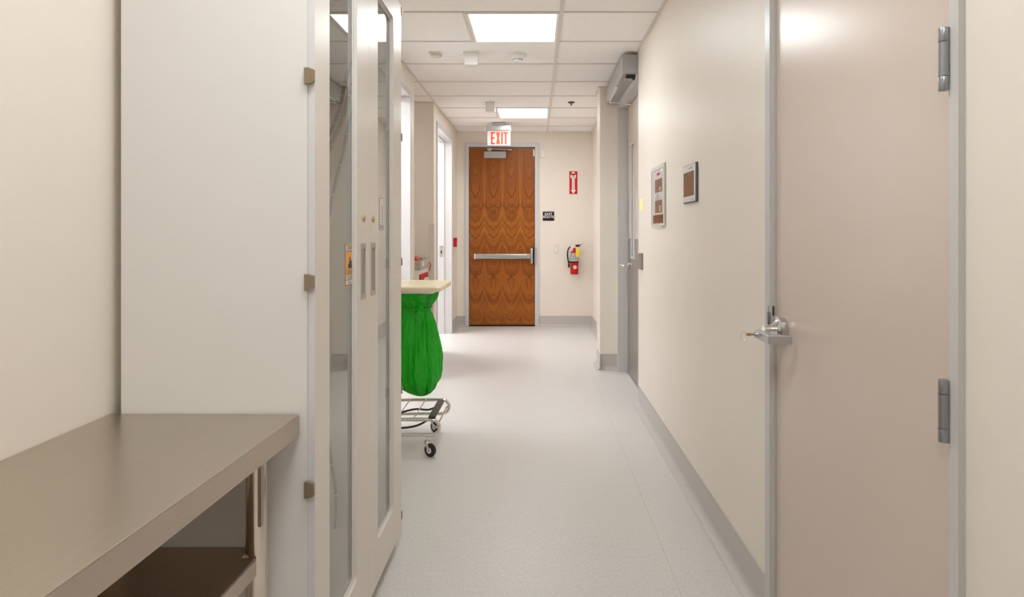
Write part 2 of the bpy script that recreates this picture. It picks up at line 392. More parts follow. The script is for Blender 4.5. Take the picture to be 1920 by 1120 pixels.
# walls
def box_wall(name, boxes, m='wall'):
    b = MB()
    for q in boxes: b.box(*q)
    return struct(b, name, m)
box_wall('wall_left', [
    (XL-WT, XL, -3.0, 4.25, 0, H), (XL-WT, XL, 4.25, 5.42, FO, H), (XL-WT, XL, 5.42, 5.60, 0, H)])
box_wall('wall_left_far', [
    (XL-WT, XL, 6.67, 6.85, 0, H), (XL-WT, XL, 6.85, 8.09, FO, H), (XL-WT, XL, 8.09, YE, 0, H)])
box_wall('wall_alcove_near', [(-2.6, XL-WT, 5.50, 5.60, 0, H)])
box_wall('wall_alcove_far', [(-2.6, XL-WT, 6.67, 6.77, 0, H)])
box_wall('wall_alcove_back', [(-2.7, -2.6, 5.50, 6.77, 0, H)])
box_wall('wall_end', [(-1.30, -.967, YE, YE+.13, 0, H), (-.967, .043, YE, YE+.13, 2.522, H), (.043, XR+WT, YE, YE+.13, 0, H)])
box_wall('wall_right', [
    (XR, XR+WT, -3.0, 1.143, 0, H), (XR, XR+WT, 1.143, 2.107, FO, H), (XR, XR+WT, 2.107, 4.757, 0, H),
    (XR, XR+WT, 4.757, 5.91, FO, H), (XR, XR+WT, 5.91, YE, 0, H)])
box_wall('wall_right_pilaster', [(.6125, XR, 5.972, 6.26, 0, H)])
box_wall('wall_behind', [(XL-WT, XR+WT, -3.13, -3.0, 0, H)])
# rooms behind the two left doorways
box_wall('wall_room_near', [(-3.2, -3.1, 3.0, 5.50, 0, H), (-3.1, XL-WT, 3.0, 3.1, 0, H), (-3.1, -2.7, 5.4, 5.5, 0, H), (-2.7, XL-WT, 5.47, 5.499, 0, H)], 'wall_white')
box_wall('wall_room_far', [(-3.2, -3.1, 6.77, 9.2, 0, H), (-3.1, XL-WT, 9.1, 9.2, 0, H), (-3.1, XL-WT, 6.771, 6.80, 0, H), (-1.301, -1.231, YE+.13, 9.1, 0, H)], 'wall_white')
# space behind the exit door and the right-hand doors
box_wall('wall_outside_right', [(1.7, 1.8, -3.0, 9.2, 0, H), (XR+WT, 1.7, 9.1, 9.2, 0, H), (XR+WT, 1.7, -3.1, -3.0, 0, H)])
box_wall('wall_outside_end', [(-1.23, XR+WT, 9.3, 9.4, 0, H)])

# ceiling: tiles recessed 6 mm above the grid
b = MB(); b.box(-3.3, 1.9, -3.2, 9.5, H+.006, H+.05); ceiling = struct(b, 'ceiling', 'tile', loc=(0, 0, H))
ys = [3.932+.6096*k for k in range(-11, 8)]
b = MB()
XT = .162; XT2 = -.449
for y in ys:
    if y < -3 or y > YE: continue
    x0 = XL-1.5 if 5.6 < y < 6.67 else XL
    b.box(x0, XR, y-.008, y+.008, H, H+.0065)
b.box(XT-.0125, XT+.0125, -3.0, YE, H-.002, H+.0065)
for y0 in (3.932, 6.974+.006, .884):
    b.box(XT2-.0125, XT2+.0125, y0, y0+.6096, H-.002, H+.0065)
b.build('ceiling_grid', 'grid', ceiling)
b = MB()
for (x0, x1, y0, y1) in ((XL, XL+.018, -3, 5.6), (XL, XL+.018, 6.67, YE), (XL, XL+.018, 5.6, 6.67), (XR-.018, XR, -3, 5.972), (XR-.018, XR, 6.26, YE), (XL, XR, YE-.018, YE),
                         (.5945, .6125, 5.954, 6.278), (.6125, XR, 5.954, 5.972), (.6125, XR, 6.26, 6.278), (-2.6, XL, 6.652, 6.67)):
    b.box(x0, x1, y0, y1, H-.003, H+.0065)
b.build('perimeter_angle', 'grid', ceiling)

# cove base
def cove(name, p0, p1, n, m='base', h=.14):
    """profile swept from p0 to p1 (xy); n = unit normal pointing into the room"""
    p0, p1, n = Vector((*p0, 0)), Vector((*p1, 0)), Vector((*n, 0))
    prof = [(0, 0), (.045, 0), (.045, .0012)]
    for k in range(1, 8):
        a = PI/2*k/7; prof.append((.045-.039*math.sin(a), .0012+.039*(1-math.cos(a))))
    prof += [(.006, h), (0, h)]
    pts = [p0+n*u+Vector((0, 0, v)) for u, v in prof]
    b = MB(); b.prism(pts, p1-p0); o = b.build(name, m, None, True); tag(o, kind='structure')
    c = MB(); pts = [p0+n*u+Vector((0, 0, v)) for u, v in ((0, h), (.007, h-.002), (.007, h+.0025), (0, h+.0045))]
    c.prism(pts, p1-p0); c.build('cap_strip', 'cap', o); return o
cove('baseboard_right', (XR, 2.107), (XR, 4.757), (-1, 0))
cove('baseboard_right_near', (XR, -3), (XR, 1.143), (-1, 0))
cove('baseboard_right_far', (XR, 6.26), (XR, YE), (-1, 0))
cove('baseboard_pilaster_front', (.6125, 5.972), (.775, 5.972), (0, -1))
cove('baseboard_pilaster_side', (.6125, 5.93), (.6125, 6.26), (-1, 0))
cove('baseboard_end_right', (.043, YE), (XR, YE), (0, -1))
cove('baseboard_end_left', (XL, YE), (-.967, YE), (0, -1))
cove('baseboard_left', (XL, 2.75), (XL, 4.25), (1, 0))
cove('baseboard_left_near', (XL, -3.0), (XL, 1.585), (1, 0))
cove('baseboard_left_middle', (XL, 5.42), (XL, 5.60), (1, 0))
cove('baseboard_left_far', (XL, 8.09), (XL, YE), (1, 0))
cove('baseboard_left_centre', (XL, 6.67), (XL, 6.85), (1, 0))
cove('baseboard_alcove_far', (-2.6, 6.67), (XL, 6.67), (0, -1))

# corner guards on the alcove corners
b = MB(); b.box(XL, XL+.003, 5.545, 5.603, .145, 1.395); b.box(XL-.055, XL+.003, 5.60, 5.603, .145, 1.395); struct(b, 'trim_1', 'guard', 'near beige vinyl corner guard on the alcove corner')
b = MB(); b.box(XL, XL+.003, 6.667, 6.725, .145, 1.395); b.box(XL-.052, XL+.003, 6.666, 6.67, .145, 1.395); struct(b, 'trim_2', 'guard', 'far beige vinyl corner guard on the alcove corner')

# ------------------------------------------------------------------ door frames and doors
def frame_x(b, x_face, x_back, y0, y1, ztop, w=.05, stop=None):
    """hollow-metal frame in a wall parallel to y"""
    b.box(min(x_face, x_back), max(x_face, x_back), y0, y0+w, 0, ztop)
    b.box(min(x_face, x_back), max(x_face, x_back), y1-w, y1, 0, ztop)
    b.box(min(x_face, x_back), max(x_face, x_back), y0+w, y1-w, ztop-w, ztop)
    if stop:
        s0, s1, t = stop
        b.box(s0, s1, y0+w, y0+w+t, 0, ztop-w); b.box(s0, s1, y1-w-t, y1-w, 0, ztop-w); b.box(s0, s1, y0+w+t, y1-w-t, ztop-w-t, ztop-w)

# door_1 : wooden exit door in the end wall
d1 = thing('door_1', (-.459, YE, 0), 'wooden exit door with a figured brown veneer under the exit sign', None, None, 'structure')
b = MB()
for x0, x1 in ((-.967, -.917), (-.007, .043)): b.box(x0, x1, YE-.012, YE+.14, 0, 2.522, .002)
b.box(-.917, -.007, YE-.012, YE+.14, 2.472, 2.522, .002)
b.box(-.917, -.904, YE+.05, YE+.14, 0, 2.472); b.box(-.020, -.007, YE+.05, YE+.14, 0, 2.472); b.box(-.904, -.020, YE+.05, YE+.14, 2.459, 2.472)
# raised outer bead of the frame
for x0, x1 in ((-.967, -.958), (.034, .043)): b.box(x0, x1, YE-.018, YE-.011, 0, 2.522)
b.box(-.967, .043, YE-.018, YE-.011, 2.513, 2.522)
b.build('frame', 'frame_light', d1)
b = MB(); b.box(-.911, -.013, YE+.002, YE+.046, .022, 2.455); leaf = b.build('leaf', 'wood', d1)
b = MB(); b.box(-.917, -.007, YE+.01, YE+.12, 0, .012); b.build('threshold', 'dark', d1)  # black strip paints the shade in the gap under the leaf
b = MB(); b.box(-.705, -.404, YE-.052, YE+.002, 2.315, 2.405, .004)
cl = b.build('door_closer', 'closer', d1)
b = MB(); b.sphere((-.63, YE-.035, 2.438), .036, (1.1, .6, .75)); b.cyl((-.63, YE-.03, 2.40), (-.63, YE-.03, 2.44), .012)
b.prism([(-.61, YE-.03, 2.437), (-.61, YE-.03, 2.449), (-.345, YE-.05, 2.434), (-.345, YE-.05, 2.421)], (0, -.012, 0))
b.box(-.37, -.325, YE-.055, YE-.012, 2.418, 2.436, .002)
b.build('closer_arm', 'alu_paint', cl, True)
b = MB()
b.box(-.83, -.07, YE-.045, YE+.002, .934, 1.0, .004); pb = b.build('push_bar', 'alu_paint', d1)
b = MB(); b.box(-.70, -.11, YE-.062, YE-.04, .940, .994, .006); b.build('push_pad', 'satin', pb)
b = MB(); b.box(-.842, -.825, YE-.05, YE+.002, .931, 1.003, .003); b.build('end_cap', 'offwhite', pb)
b = MB(); b.box(-.068, -.036, YE-.055, YE+.002, .868, 1.078, .006); b.cyl((-.052, YE-.055, 1.04), (-.052, YE-.06, 1.04), .008); b.build('latch_case', 'satin', pb, True)
b = MB(); b.box(-.036, -.010, YE-.008, YE+.002, .855, 1.08); b.build('latch_gap_shade', 'dark', pb)  # flat dark plate painting the shade between latch case and strike
b = MB(); b.box(-.012, .008, YE-.034, YE-.012, .85, 1.085, .003); b.build('strike', 'alu_paint', d1)
b = MB(); b.box(-.032, -.012, YE-.02, YE+.003, 2.343, 2.438, .003); b.build('contact_switch', 'white_plastic', d1)
for z in (.25, 1.2, 2.25):
    b = MB(); b.cyl((-.914, YE-.008, z-.055), (-.914, YE-.008, z+.055), .007); b.build('hinge', 'hinge_steel', d1, True)

# door_2 : taupe door on the near right
XF = .768
d2 = thing('door_2', (XR, 1.625, 0), 'taupe painted door in a grey frame with a satin lever, nearest on the right', None, None, 'structure')
b = MB(); frame_x(b, XF, XR+WT+.01, 1.143, 2.107, FO, .026, None)
fr = b.build('frame', 'frame', d2)
b = MB(); b.box(XF, XR+.05, 2.065, 2.082, 0, FO-.026); b.box(XF+.006, XR+.05, 2.058, 2.066, 0, FO-.03)
b.build('jamb_bead', 'frame', fr)
b = MB(); b.box(XR+.05, XR+.07, 2.04, 2.082, 0, FO-.026); b.box(XR+.05, XR+.07, 1.169, 1.19, 0, FO-.026); b.build('door_stop', 'frame', fr)
b = MB(); b.box(.786, .830, 1.171, 2.053, .012, 2.465, .0015); leaf2 = b.build('leaf', 'door_paint', d2)
def hinge_r(z):
    y = 1.1745; x = .762
    b = MB(); b.cyl((x, y, z-.0585), (x, y, z-.0325), .0095, bev=.001); b.cyl((x, y, z-.0315), (x, y, z+.0315), .0095); b.cyl((x, y, z+.0325), (x, y, z+.0585), .0095, bev=.001)
    h = b.build('hinge', 'hinge_steel', d2, True)
    b = MB(); b.box(x, .787, 1.1755, 1.1785, z-.057, z+.057); b.box(x+.001, .772, 1.167, 1.1695, z-.057, z+.057); b.build('hinge_plate', 'hinge_steel', h)
for zc in (1.631, .975, .25, 2.28): hinge_r(zc)
# lever set: rosette, neck, lever with return, key
hy, hz = 1.993, .998
b = MB(); b.cyl((.787, hy, hz), (.764, hy, hz), .041, .043, 40, .002); b.cyl((.765, hy, hz), (.758, hy, hz), .034, .028, 40)
lev = b.build('lever_handle', 'satin', d2, True)
b = MB(); b.cyl((.760, hy, hz), (.742, hy, hz), .022, .0165, 32); b.cyl((.744, hy, hz), (.722, hy, hz), .0165, .0145, 32)
b.build('neck', 'chrome', lev, True)
b = MB()
out = [(.697, 1.998), (.697, 1.885), (.767, 1.879), (.767, 1.891), (.716, 1.899), (.722, 1.955), (.735, 1.978), (.735, 2.006), (.705, 2.008)]
b.prism([(x, y, .971) for x, y in out], (0, 0, .026), .002)
b.build('lever', 'hinge_satin', lev)
b = MB(); b.cyl((.6975, 1.988, .984), (.690, 1.988, .984), .0075); b.build('key_cylinder', 'satin', lev, True)
ky = thing('key', (.675, 1.988, .984), 'small brass key with a wire ring left in the satin door lever', 'key')
b = MB(); b.box(.680, .692, 1.9872, 1.9888, .9815, .9865)
b.box(.664, .681, 1.9870, 1.9890, .9795, .9885, .0012); b.build('blade', 'brass', ky, True)
b = MB(); rp = []
for k in range(28):
    a = 2*PI*k/28; rp.append((.658+.009*math.cos(a), 1.988+.009*math.sin(a), .979+.0135*math.sin(a+.6)))
b.tube(rp, .0009, 6, True); b.build('key_ring', 'chrome', ky, True)
b = MB(); b.box(.7665, .769, 2.07, 2.079, .966, 1.066, .001); b.box(.760, .769, 2.060, 2.071, .99, 1.045, .001); b.build('strike_plate', 'hinge_steel', fr)
b = MB(); b.box(.7745, .779, 2.0535, 2.0575, 1.035, 1.066); b.build('latch_slot_shade', 'dark', fr)  # solid dark sliver standing for the shaded latch slot

# door_3 : powered door in the right-hand recess
d3 = thing('door_3', (XR, 5.33, 0), 'taupe powered door with a narrow glass lite and steel kick plate, far right', None, None, 'structure')
b = MB(); xk = XR+WT+.01
b.box(XR-.0005, xk, 4.757, 4.79, 0, FO); b.box(XF, xk, 5.86, 5.91, 0, FO); b.box(XF, xk, 4.79, 5.86, FO-.05, FO)
b.box(.905, .93, 5.845, 5.86, 0, FO-.05); b.box(.905, .93, 4.79, 4.805, 0, FO-.05); b.build('frame', 'frame', d3)
b = MB()
X3, X3b = .860, .904
LY0, LY1, LZ0, LZ1 = 5.455, 5.615, 1.09, 2.075
for q in ((4.812, LY0, .012, 2.455), (LY1, 5.845, .012, 2.455), (LY0, LY1, .012, LZ0), (LY0, LY1, LZ1, 2.455)): b.box(X3, X3b, *q)
b.build('leaf', 'door_paint', d3)
b = MB(); b.box(X3-.0015, X3, 4.83, 5.835, .015, LZ0-.02); b.box(X3-.0015, X3, 4.83, LY0-.02, LZ0-.02, 1.245); b.box(X3-.0015, X3, LY1+.02, 5.835, LZ0-.02, 1.245)
b.build('kick_plate', 'plate', d3)
b = MB(); b.box(X3-.003, X3, 5.775, 5.843, 1.25, 1.64)
for z in (1.36, 1.52): b.cyl((X3-.003, 5.80, z), (X3-.005, 5.80, z), .008)
b.build('edge_plate', 'alu_paint', d3)
b = MB()
for q in ((LY0-.022, LY0, LZ0-.022, LZ1+.022), (LY1, LY1+.022, LZ0-.022, LZ1+.022), (LY0, LY1, LZ0-.022, LZ0), (LY0, LY1, LZ1, LZ1+.022)): b.box(X3-.008, X3+.01, *q, .002)
lf = b.build('lite_frame', 'frame', d3)
b = MB(); b.box(X3+.012, X3+.02, LY0, LY1, LZ0, LZ1); b.build('glass_pane', 'lite', lf)
b = MB(); b.cyl((X3, 5.765, 1.0), (X3-.02, 5.765, 1.0), .036, seg=32, bev=.003); lv = b.build('lever_handle', 'satin', d3, True)
b = MB(); b.tube(smooth_path([(X3-.018, 5.765, 1.0), (X3-.06, 5.765, 1.0), (X3-.072, 5.75, 1.0), (X3-.074, 5.70, 1.0), (X3-.072, 5.65, 1.0), (X3-.06, 5.64, 1.0)]), .011); b.sphere((X3-.066, 5.765, 1.0), .016, (1.2, 1, 1)); b.build('lever', 'chrome', lv, True)
b = MB(); b.box(X3+.002, X3+.03, 5.845, 5.8595, .0, 2.455); b.build('edge_gap_shade', 'dark', d3)  # dark strip painted in for the shade between leaf and jamb
b = MB(); b.box(X3-.01, X3b, 4.81, 5.86, 0, .010); b.build('threshold', 'alu_paint', d3)

# door_4, door_5 : open doorways on the left (frames only in view)
for nm, y0, y1, lab in (('door_4', 4.25, 5.42, 'nearer open doorway on the left with a pale grey frame'), ('door_5', 6.85, 8.09, 'farther open doorway on the left with a pale grey frame')):
    d = thing(nm, (XL, (y0+y1)/2, 0), lab, None, None, 'structure')
    b = MB(); frame_x(b, XL+.012, XL-WT-.01, y0, y1, FO, .05, (XL-WT-.01, XL-.085, .012))
    b.build('frame', 'frame_light', d)
    # leaf folded back into the room
    b = MB(); hx = XL-WT-.035; b.box(hx-1.05, hx-.01, y0+.02, y0+.064, .012, 2.455, .001); b.build('leaf', 'door_paint', d)
    if nm == 'door_5':
        b = MB(); yy = y1-.05-.012
        b.box(XL-.145, XL-.095, yy-.0025, yy, .985, 1.125, .001); s = b.build('strike_plate', 'satin', d)
        b = MB(); b.box(XL-.128, XL-.112, yy-.004, yy-.002, 1.03, 1.065); b.build('strike_hole', 'dark', s)

# ------------------------------------------------------------------ ceiling things
def ceiling_light(y0, lab):
    xc, yc = (XT+XT2)/2, y0+.305
    t = thing('ceiling_light', (xc, yc, H-.004), lab, 'ceiling light', 'recessed square ceiling lights')
    b = MB(); x0, x1, ya, yb = XT2+.012, XT-.012, y0+.006, y0+.604
    w = .016
    for q in ((x0, x1, ya, ya+w), (x0, x1, yb-w, yb), (x0, x0+w, ya+w, yb-w), (x1-w, x1, ya+w, yb-w)): b.box(*q, H-.004, H+.006)
    b.build('frame', 'offwhite', t)
    b = MB(); b.box(x0+w, x1-w, ya+w, yb-w, H+.0005, H+.0055); b.build('diffuser', 'lamp', t); return t
ceiling_light(3.932, 'bright square ceiling light panel nearest the camera')
ceiling_light(6.978, 'small far square ceiling light panel just before the exit sign')
ceiling_light(.884, 'square ceiling light panel above the right-hand door, out of frame')
ceiling_light(-.64, 'added square light panel behind the camera to brighten the near end')  # extra unseen panel, added to lift the brightness near the camera
for nm, x, y, wx, wy in (('near', -2.1, 4.4, .32, .62), ('far', -2.1, 7.7, .32, .62)):
    t = thing('ceiling_light', (x, y, H-.004), 'unseen ceiling light panel lighting the room past the %s left doorway' % ('nearer' if nm == 'near' else 'farther'), 'ceiling light')
    b = MB(); b.box(x-.32, x+.32, y-.62, y+.62, H-.004, H+.005); b.build('frame', 'offwhite', t)
    b = MB(); b.box(x-.29, x+.29, y-.59, y+.59, H-.006, H-.004); b.build('diffuser', 'room_lamp', t)  # both panels stay out of view and light the rooms

t = thing('ceiling_light', (-2.05, 6.12, H-.004), 'added unseen light panel deep in the left alcove to brighten it', 'ceiling light')
b = MB(); b.box(-2.36, -1.74, 5.82, 6.42, H-.004, H+.005); b.build('frame', 'offwhite', t)
b = MB(); b.box(-2.33, -1.77, 5.85, 6.39, H-.006, H-.004); b.build('diffuser', 'added_alcove_lamp', t)  # unseen glowing panel, added because the alcove came out too dark

def hang_box(px0, px1, y, lab):
    x0, x1 = (px0-VX)*y/F_PX, (px1-VX)*y/F_PX; xc = (x0+x1)/2; w = (x1-x0)
    t = thing('ceiling_speaker_box', (xc, y+.05, H-.09), lab, 'ceiling device', 'white boxes hung on the ceiling')
    b = MB(); b.box(x0, x1, y, y+.11, H-.012, H+.006, .003); b.build('mounting_plate', 'offwhite', t)
    b = MB(); ins = w*.09
    r0 = [(x0+.002, y+.002), (x1-.002, y+.002), (x1-.002, y+.108), (x0+.002, y+.108)]; r1 = [(x0+ins, y+.006), (x1-ins*.2, y+.006), (x1-ins*.2, y+.098), (x0+ins, y+.098)]
    b.loops([[(*p, H-.011) for p in r0], [(*p, H-.026) for p in r1], [(*p, H-.092) for p in r1]]); b.build('housing', 'offwhite', t)
hang_box(868.7, 895.7, 4.80, 'white box fixture hanging from the ceiling left of the smoke detector')
hang_box(909, 928, 6.66, 'white box fixture hanging from the ceiling beside the far light panel')
# small plate
x0, x1 = (805-VX)*4.83/F_PX, (826-VX)*4.83/F_PX
t = thing('ceiling_sensor', ((x0+x1)/2, 4.86, H-.02), 'small flat cream sensor on the ceiling, leftmost of the three devices by the near light', 'sensor')
b = MB(); b.box(x0, x1, 4.80, 4.90, H-.008, H+.006, .002); b.build('base_plate', 'ivory_plastic', t)
b = MB(); b.box(x0+.014, x1-.006, 4.815, 4.885, H-.024, H-.008, .006); b.build('cover', 'ivory_plastic', t)
# smoke detector
cx, cy = (970.5-VX)*4.87/F_PX, 4.88
t = thing('smoke_detector', (cx, cy, H-.055), 'round white smoke detector on the ceiling below the near light panel', 'smoke detector')
def lathe(b, c, prof, seg=32):
    b.loops([[(c[0]+r*math.cos(2*PI*k/seg), c[1]+r*math.sin(2*PI*k/seg), z) for k in range(seg)] for r, z in prof]); return b
b = MB(); lathe(b, (cx, cy), [(.071, H+.006), (.071, H-.006), (.066, H-.013), (.05, H-.016)]); b.build('base', 'offwhite', t, True)
b = MB(); lathe(b, (cx, cy), [(.052, H-.015), (.047, H-.024), (.036, H-.030), (.036, H-.046), (.033, H-.056), (.018, H-.060)]); b.build('head', 'offwhite', t, True)
b = MB()
for k in range(16):
    a = 2*PI*k/16; mt = Matrix.Translation((cx, cy, 0)) @ Matrix.Rotation(a, 4, 'Z')
    b.box(.0345, .0368, -.004, .004, H-.044, H-.033, 0, mt)
b.build('vent_slots', 'handle_dark', t)
# sprinkler
cx, cy = .380, 6.68
t = thing('sprinkler_head', (cx, cy, H-.02), 'small bronze sprinkler head on the ceiling right of the far light', 'sprinkler')
b = MB(); lathe(b, (cx, cy), [(.036, H+.006), (.036, H-.002), (.028, H-.006), (.010, H-.007)]); b.build('escutcheon', 'sprinkler', t, True)
b = MB(); b.cyl((cx, cy, H-.005), (cx, cy, H-.026), .007, seg=12); b.cyl((cx, cy, H-.026), (cx, cy, H-.028), .014, seg=16); b.build('deflector', 'sprinkler', t, True)

# exit sign
DY = 7.93
sx0, sx1 = (912.5-VX)*DY/F_PX, (958-VX)*DY/F_PX; sc_ = (sx0+sx1)/2
t = thing('exit_sign', (sc_, DY, 2.39), 'clear panel exit sign with red letters hanging above the wooden door', 'exit sign')
b = MB(); b.box(sc_-.082, sc_+.082, DY-.03, DY+.09, H-.028, H, .003); b.build('canopy', 'alu_paint', t)
b = MB(); b.box(sx0, sx1, DY-.005, DY+.06, 2.582, 2.652, .008); b.box(sx0, sx0+.006, DY-.006, DY+.061, 2.57, 2.655); b.box(sx1-.006, sx1, DY-.006, DY+.061, 2.57, 2.655); b.build('housing', 'satin', t)
b = MB(); b.box(sx0+.007, sx1-.005, DY+.022, DY+.030, 2.396, 2.583, .001); pn = b.build('panel', 'exit_panel', t)
b = MB()
# condensed strokes: E X I T
def strokes(b, rects, y): 
    for (x0, x1, z0, z1) in rects: b.box(x0, x1, y-.002, y, z0, z1)
lz0, lz1 = 2.410, 2.566; th = .0215; yf = DY+.022
X = lambda p: (p-VX)*DY/F_PX
e0, e1 = X(920.3), X(928.0)
strokes(b, [(e0, e0+th, lz0, lz1), (e0, e1, lz0, lz0+.020), (e0, e1, lz1-.020, lz1), (e0, e1-.004, 2.480, 2.499)], yf)
a0, a1 = X(930), X(937.5)
b.prism([(a0, yf, lz1), (a0+th, yf, lz1), (a1, yf, lz0), (a1-th, yf, lz0)], (0, -.002, 0)); b.prism([(a1-th, yf, lz1), (a1, yf, lz1), (a0+th, yf, lz0), (a0, yf, lz0)], (0, -.0022, 0))
i0 = X(939.5); strokes(b, [(i0, i0+th, lz0, lz1)], yf)
t0_, t1_ = X(943.8), X(952.4); tm = (t0_+t1_)/2
strokes(b, [(t0_, t1_, lz1-.020, lz1), (tm-th/2, tm+th/2, lz0, lz1-.02)], yf)
b.build('lettering', 'exit_red', pn)

# ------------------------------------------------------------------ wall things, end wall
yw = YE
b = MB(); b.box(.073, .132, yw-.028, yw, 2.325, 2.430, .004); o = b.build('door_sensor', 'white_plastic'); tag(o, 'small white sensor box on the end wall right of the exit door top', 'sensor')
t = thing('exit_route_sign', (.179, yw, 1.457), 'small black exit route sign with white letters beside the wooden door', 'sign')
b = MB(); b.box(.1, .258, yw-.006, yw, 1.455, 1.582, .003); pl = b.build('plate', 'black', t)
b = MB(); text_into(b, 'EXIT', .052, face_y(.179, yw-.0065, 1.545), sx=1.0, bold=.0006); text_into(b, 'ROUTE', .046, face_y(.179, yw-.0065, 1.507), bold=.0006)
b.build('lettering', 'white_print', pl)
# arrow sign
t = thing('fire_extinguisher_sign', (.522, yw, 1.824), 'tall red sign with a white down arrow above the fire extinguisher', 'sign')
b = MB(); b.box(.467, .577, yw-.003, yw, 1.824, 2.137); pl = b.build('plate', 'red_sign', t)
b = MB(); xm, y = .522, yw-.003
b.prism([(xm-.040, y, 2.088), (xm, y, 2.076), (xm+.036, y, 2.090), (xm+.036, y, 2.054), (xm+.019, y, 2.035), (xm+.019, y, 1.880), (xm+.036, y, 1.880), (xm, y, 1.826), (xm-.036, y, 1.880), (xm-.019, y, 1.880), (xm-.019, y, 2.035), (xm-.040, y, 2.054)], (0, -.0008, 0))
b.prism([(xm-.026, y, 2.106), (xm-.020, y, 2.128), (xm+.012, y, 2.130), (xm+.024, y, 2.104), (xm+.008, y, 2.104), (xm+.002, y, 2.112), (xm-.008, y, 2.103)], (0, -.0008, 0))
b.build('arrow', 'white_print', pl)
b = MB(); text_into(b, 'FIRE', .026, face_y(xm, y-.0012, 2.060), bold=.0004)
for k, ch in enumerate('EXTINGUISHER'): text_into(b, ch, .0165, face_y(xm, y-.0012, 2.030-.0135*k), bold=.0003)
b.build('lettering', 'red_sign', pl)
# light switch
t = thing('light_switch', (.285, yw, 1.0), 'cream single rocker light switch on the end wall below the exit route sign', 'light switch')
b = MB(); b.box(.249, .322, yw-.006, yw, 1.002, 1.122, .003); pl = b.build('wall_plate', 'ivory_plastic', t)
b = MB(); b.box(.269, .303, yw-.010, yw-.005, 1.028, 1.096, .002); b.build('rocker', 'white_plastic', pl)
# extinguisher
ex, ey = .530, yw-.085; 
def Z(py): return CZ-(py-VY)*(ey)/F_PX
t = thing('fire_extinguisher', (ex, ey, Z(514.5)), 'red fire extinguisher with black hose and yellow tag on the end wall', 'fire extinguisher')
r = .055
b = MB(); z0, z1 = Z(514.5), Z(471.5)
lathe(b, (ex, ey), [(r-.006, z0), (r, z0+.006), (r, z1-.02), (r*.85, z1-.006), (r*.55, z1+.004), (.019, z1+.012), (.017, Z(464))]); bd = b.build('cylinder', 'red', t, True)
b = MB(); 
lathe(b, (ex, ey), [(r+.001, Z(490)), (r+.001, Z(474.5))]); b.build('label_band', 'silver_label', bd, True)
b = MB(); lathe(b, (ex, ey), [(r+.003, Z(493)), (r+.003, Z(490.5))]); b.box(ex-r-.03, ex-r+.01, ey-.012, ey+.012, Z(493), Z(490)); b.build('hose_strap', 'black', t, True)
b = MB(); b.cyl((ex+.004, ey-r-.0005, Z(501)), (ex+.004, ey-r-.002, Z(501)), .026, seg=14); b.build('round_sticker', 'cream_lid', bd)
b = MB(); b.cyl((ex-.002, ey-r-.002, Z(501)), (ex-.002, ey-r-.003, Z(501)), .010, seg=6); b.build('sticker_emblem', 'grey_print', bd)
b = MB(); b.cyl((ex-.003, ey, Z(465)), (ex-.003, ey, Z(460)), .022, seg=20); b.box(ex-.055, ex+.02, ey-.014, ey+.014, Z(464), Z(461.5), .004)
b.prism([(ex-.03, ey-.012, Z(461)), (ex+.02, ey-.012, Z(463.5)), (ex+.03, ey-.012, Z(459.5)), (ex+.115, ey-.012, Z(456.5)), (ex+.115, ey-.012, Z(457.6)), (ex+.03, ey-.012, Z(461.5))], (0, .024, 0)); b.build('valve', 'cart_white', t)
b = MB(); b.prism([(ex+.032, ey-.01, Z(461.6)), (ex+.078, ey-.01, Z(461.2)), (ex+.078, ey-.01, Z(462.8)), (ex+.034, ey-.01, Z(463.2))], (0, .02, 0)); b.build('carry_handle', 'black', t)
b = MB(); b.tube(smooth_path([(ex-.045, ey, Z(462.8)), (ex-.07, ey-.005, Z(465)), (ex-.088, ey-.01, Z(470)), (ex-.094, ey-.01, Z(478)), (ex-.088, ey-.008, Z(486)), (ex-.078, ey-.005, Z(492)), (ex-.074, ey-.005, Z(495))]), .009, 10); b.cyl((ex-.074, ey-.005, Z(495)), (ex-.074, ey-.005, Z(501.5)), .011, .015, 14); b.build('hose', 'black', t, True)
b = MB(); b.prism([(ex+.018, ey-r-.006, Z(465.5)), (ex+.066, ey-r-.004, Z(466)), (ex+.064, ey-r-.008, Z(481.5)), (ex+.034, ey-r-.01, Z(482)), (ex+.012, ey-r-.008, Z(480))], (0, -.001, 0)); b.build('inspection_tag', 'yellow', t)
b = MB(); b.box(ex-.02, ex+.02, ey+r*.9, yw, Z(500), Z(468)); b.build('wall_bracket', 'alu_paint', t)

# things on the left wall near the end
t = thing('fire_alarm_pull', (XL, 8.31, 1.10), 'small red fire alarm pull station on the left wall by the far doorway', 'fire alarm')
b = MB(); b.box(XL, XL+.043, 8.27, 8.35, 1.105, 1.225, .004); b.build('body', 'red', t)
b = MB(); b.box(XL+.043, XL+.053, 8.283, 8.337, 1.15, 1.168, .002); b.build('pull_handle', 'white_print', t)
b = MB(); b.box(XL, XL+.0015, 8.12, 8.24, 1.43, 1.545); o = b.build('paper_note', 'note'); tag(o, 'yellow paper note on the left wall above the red fire alarm', 'note')
b = MB(); b.box(XR-.0015, XR, 4.56, 4.70, 1.465, 1.552); o = b.build('paper_note', 'note'); tag(o, 'yellow paper note stuck high at the corner of the right wall', 'note')
# door actuator
t = thing('door_actuator_button', (XR, 4.64, 1.03), 'square stainless push plate on the right wall beside the powered door', 'door button')
b = MB(); b.box(XR-.010, XR, 4.565, 4.685, 1.03, 1.15, .001); b.build('back_box', 'handle_dark', t)
b = MB(); b.box(XR-.026, XR-.008, 4.572, 4.692, 1.033, 1.147, .003); b.build('push_plate', 'plate', t)

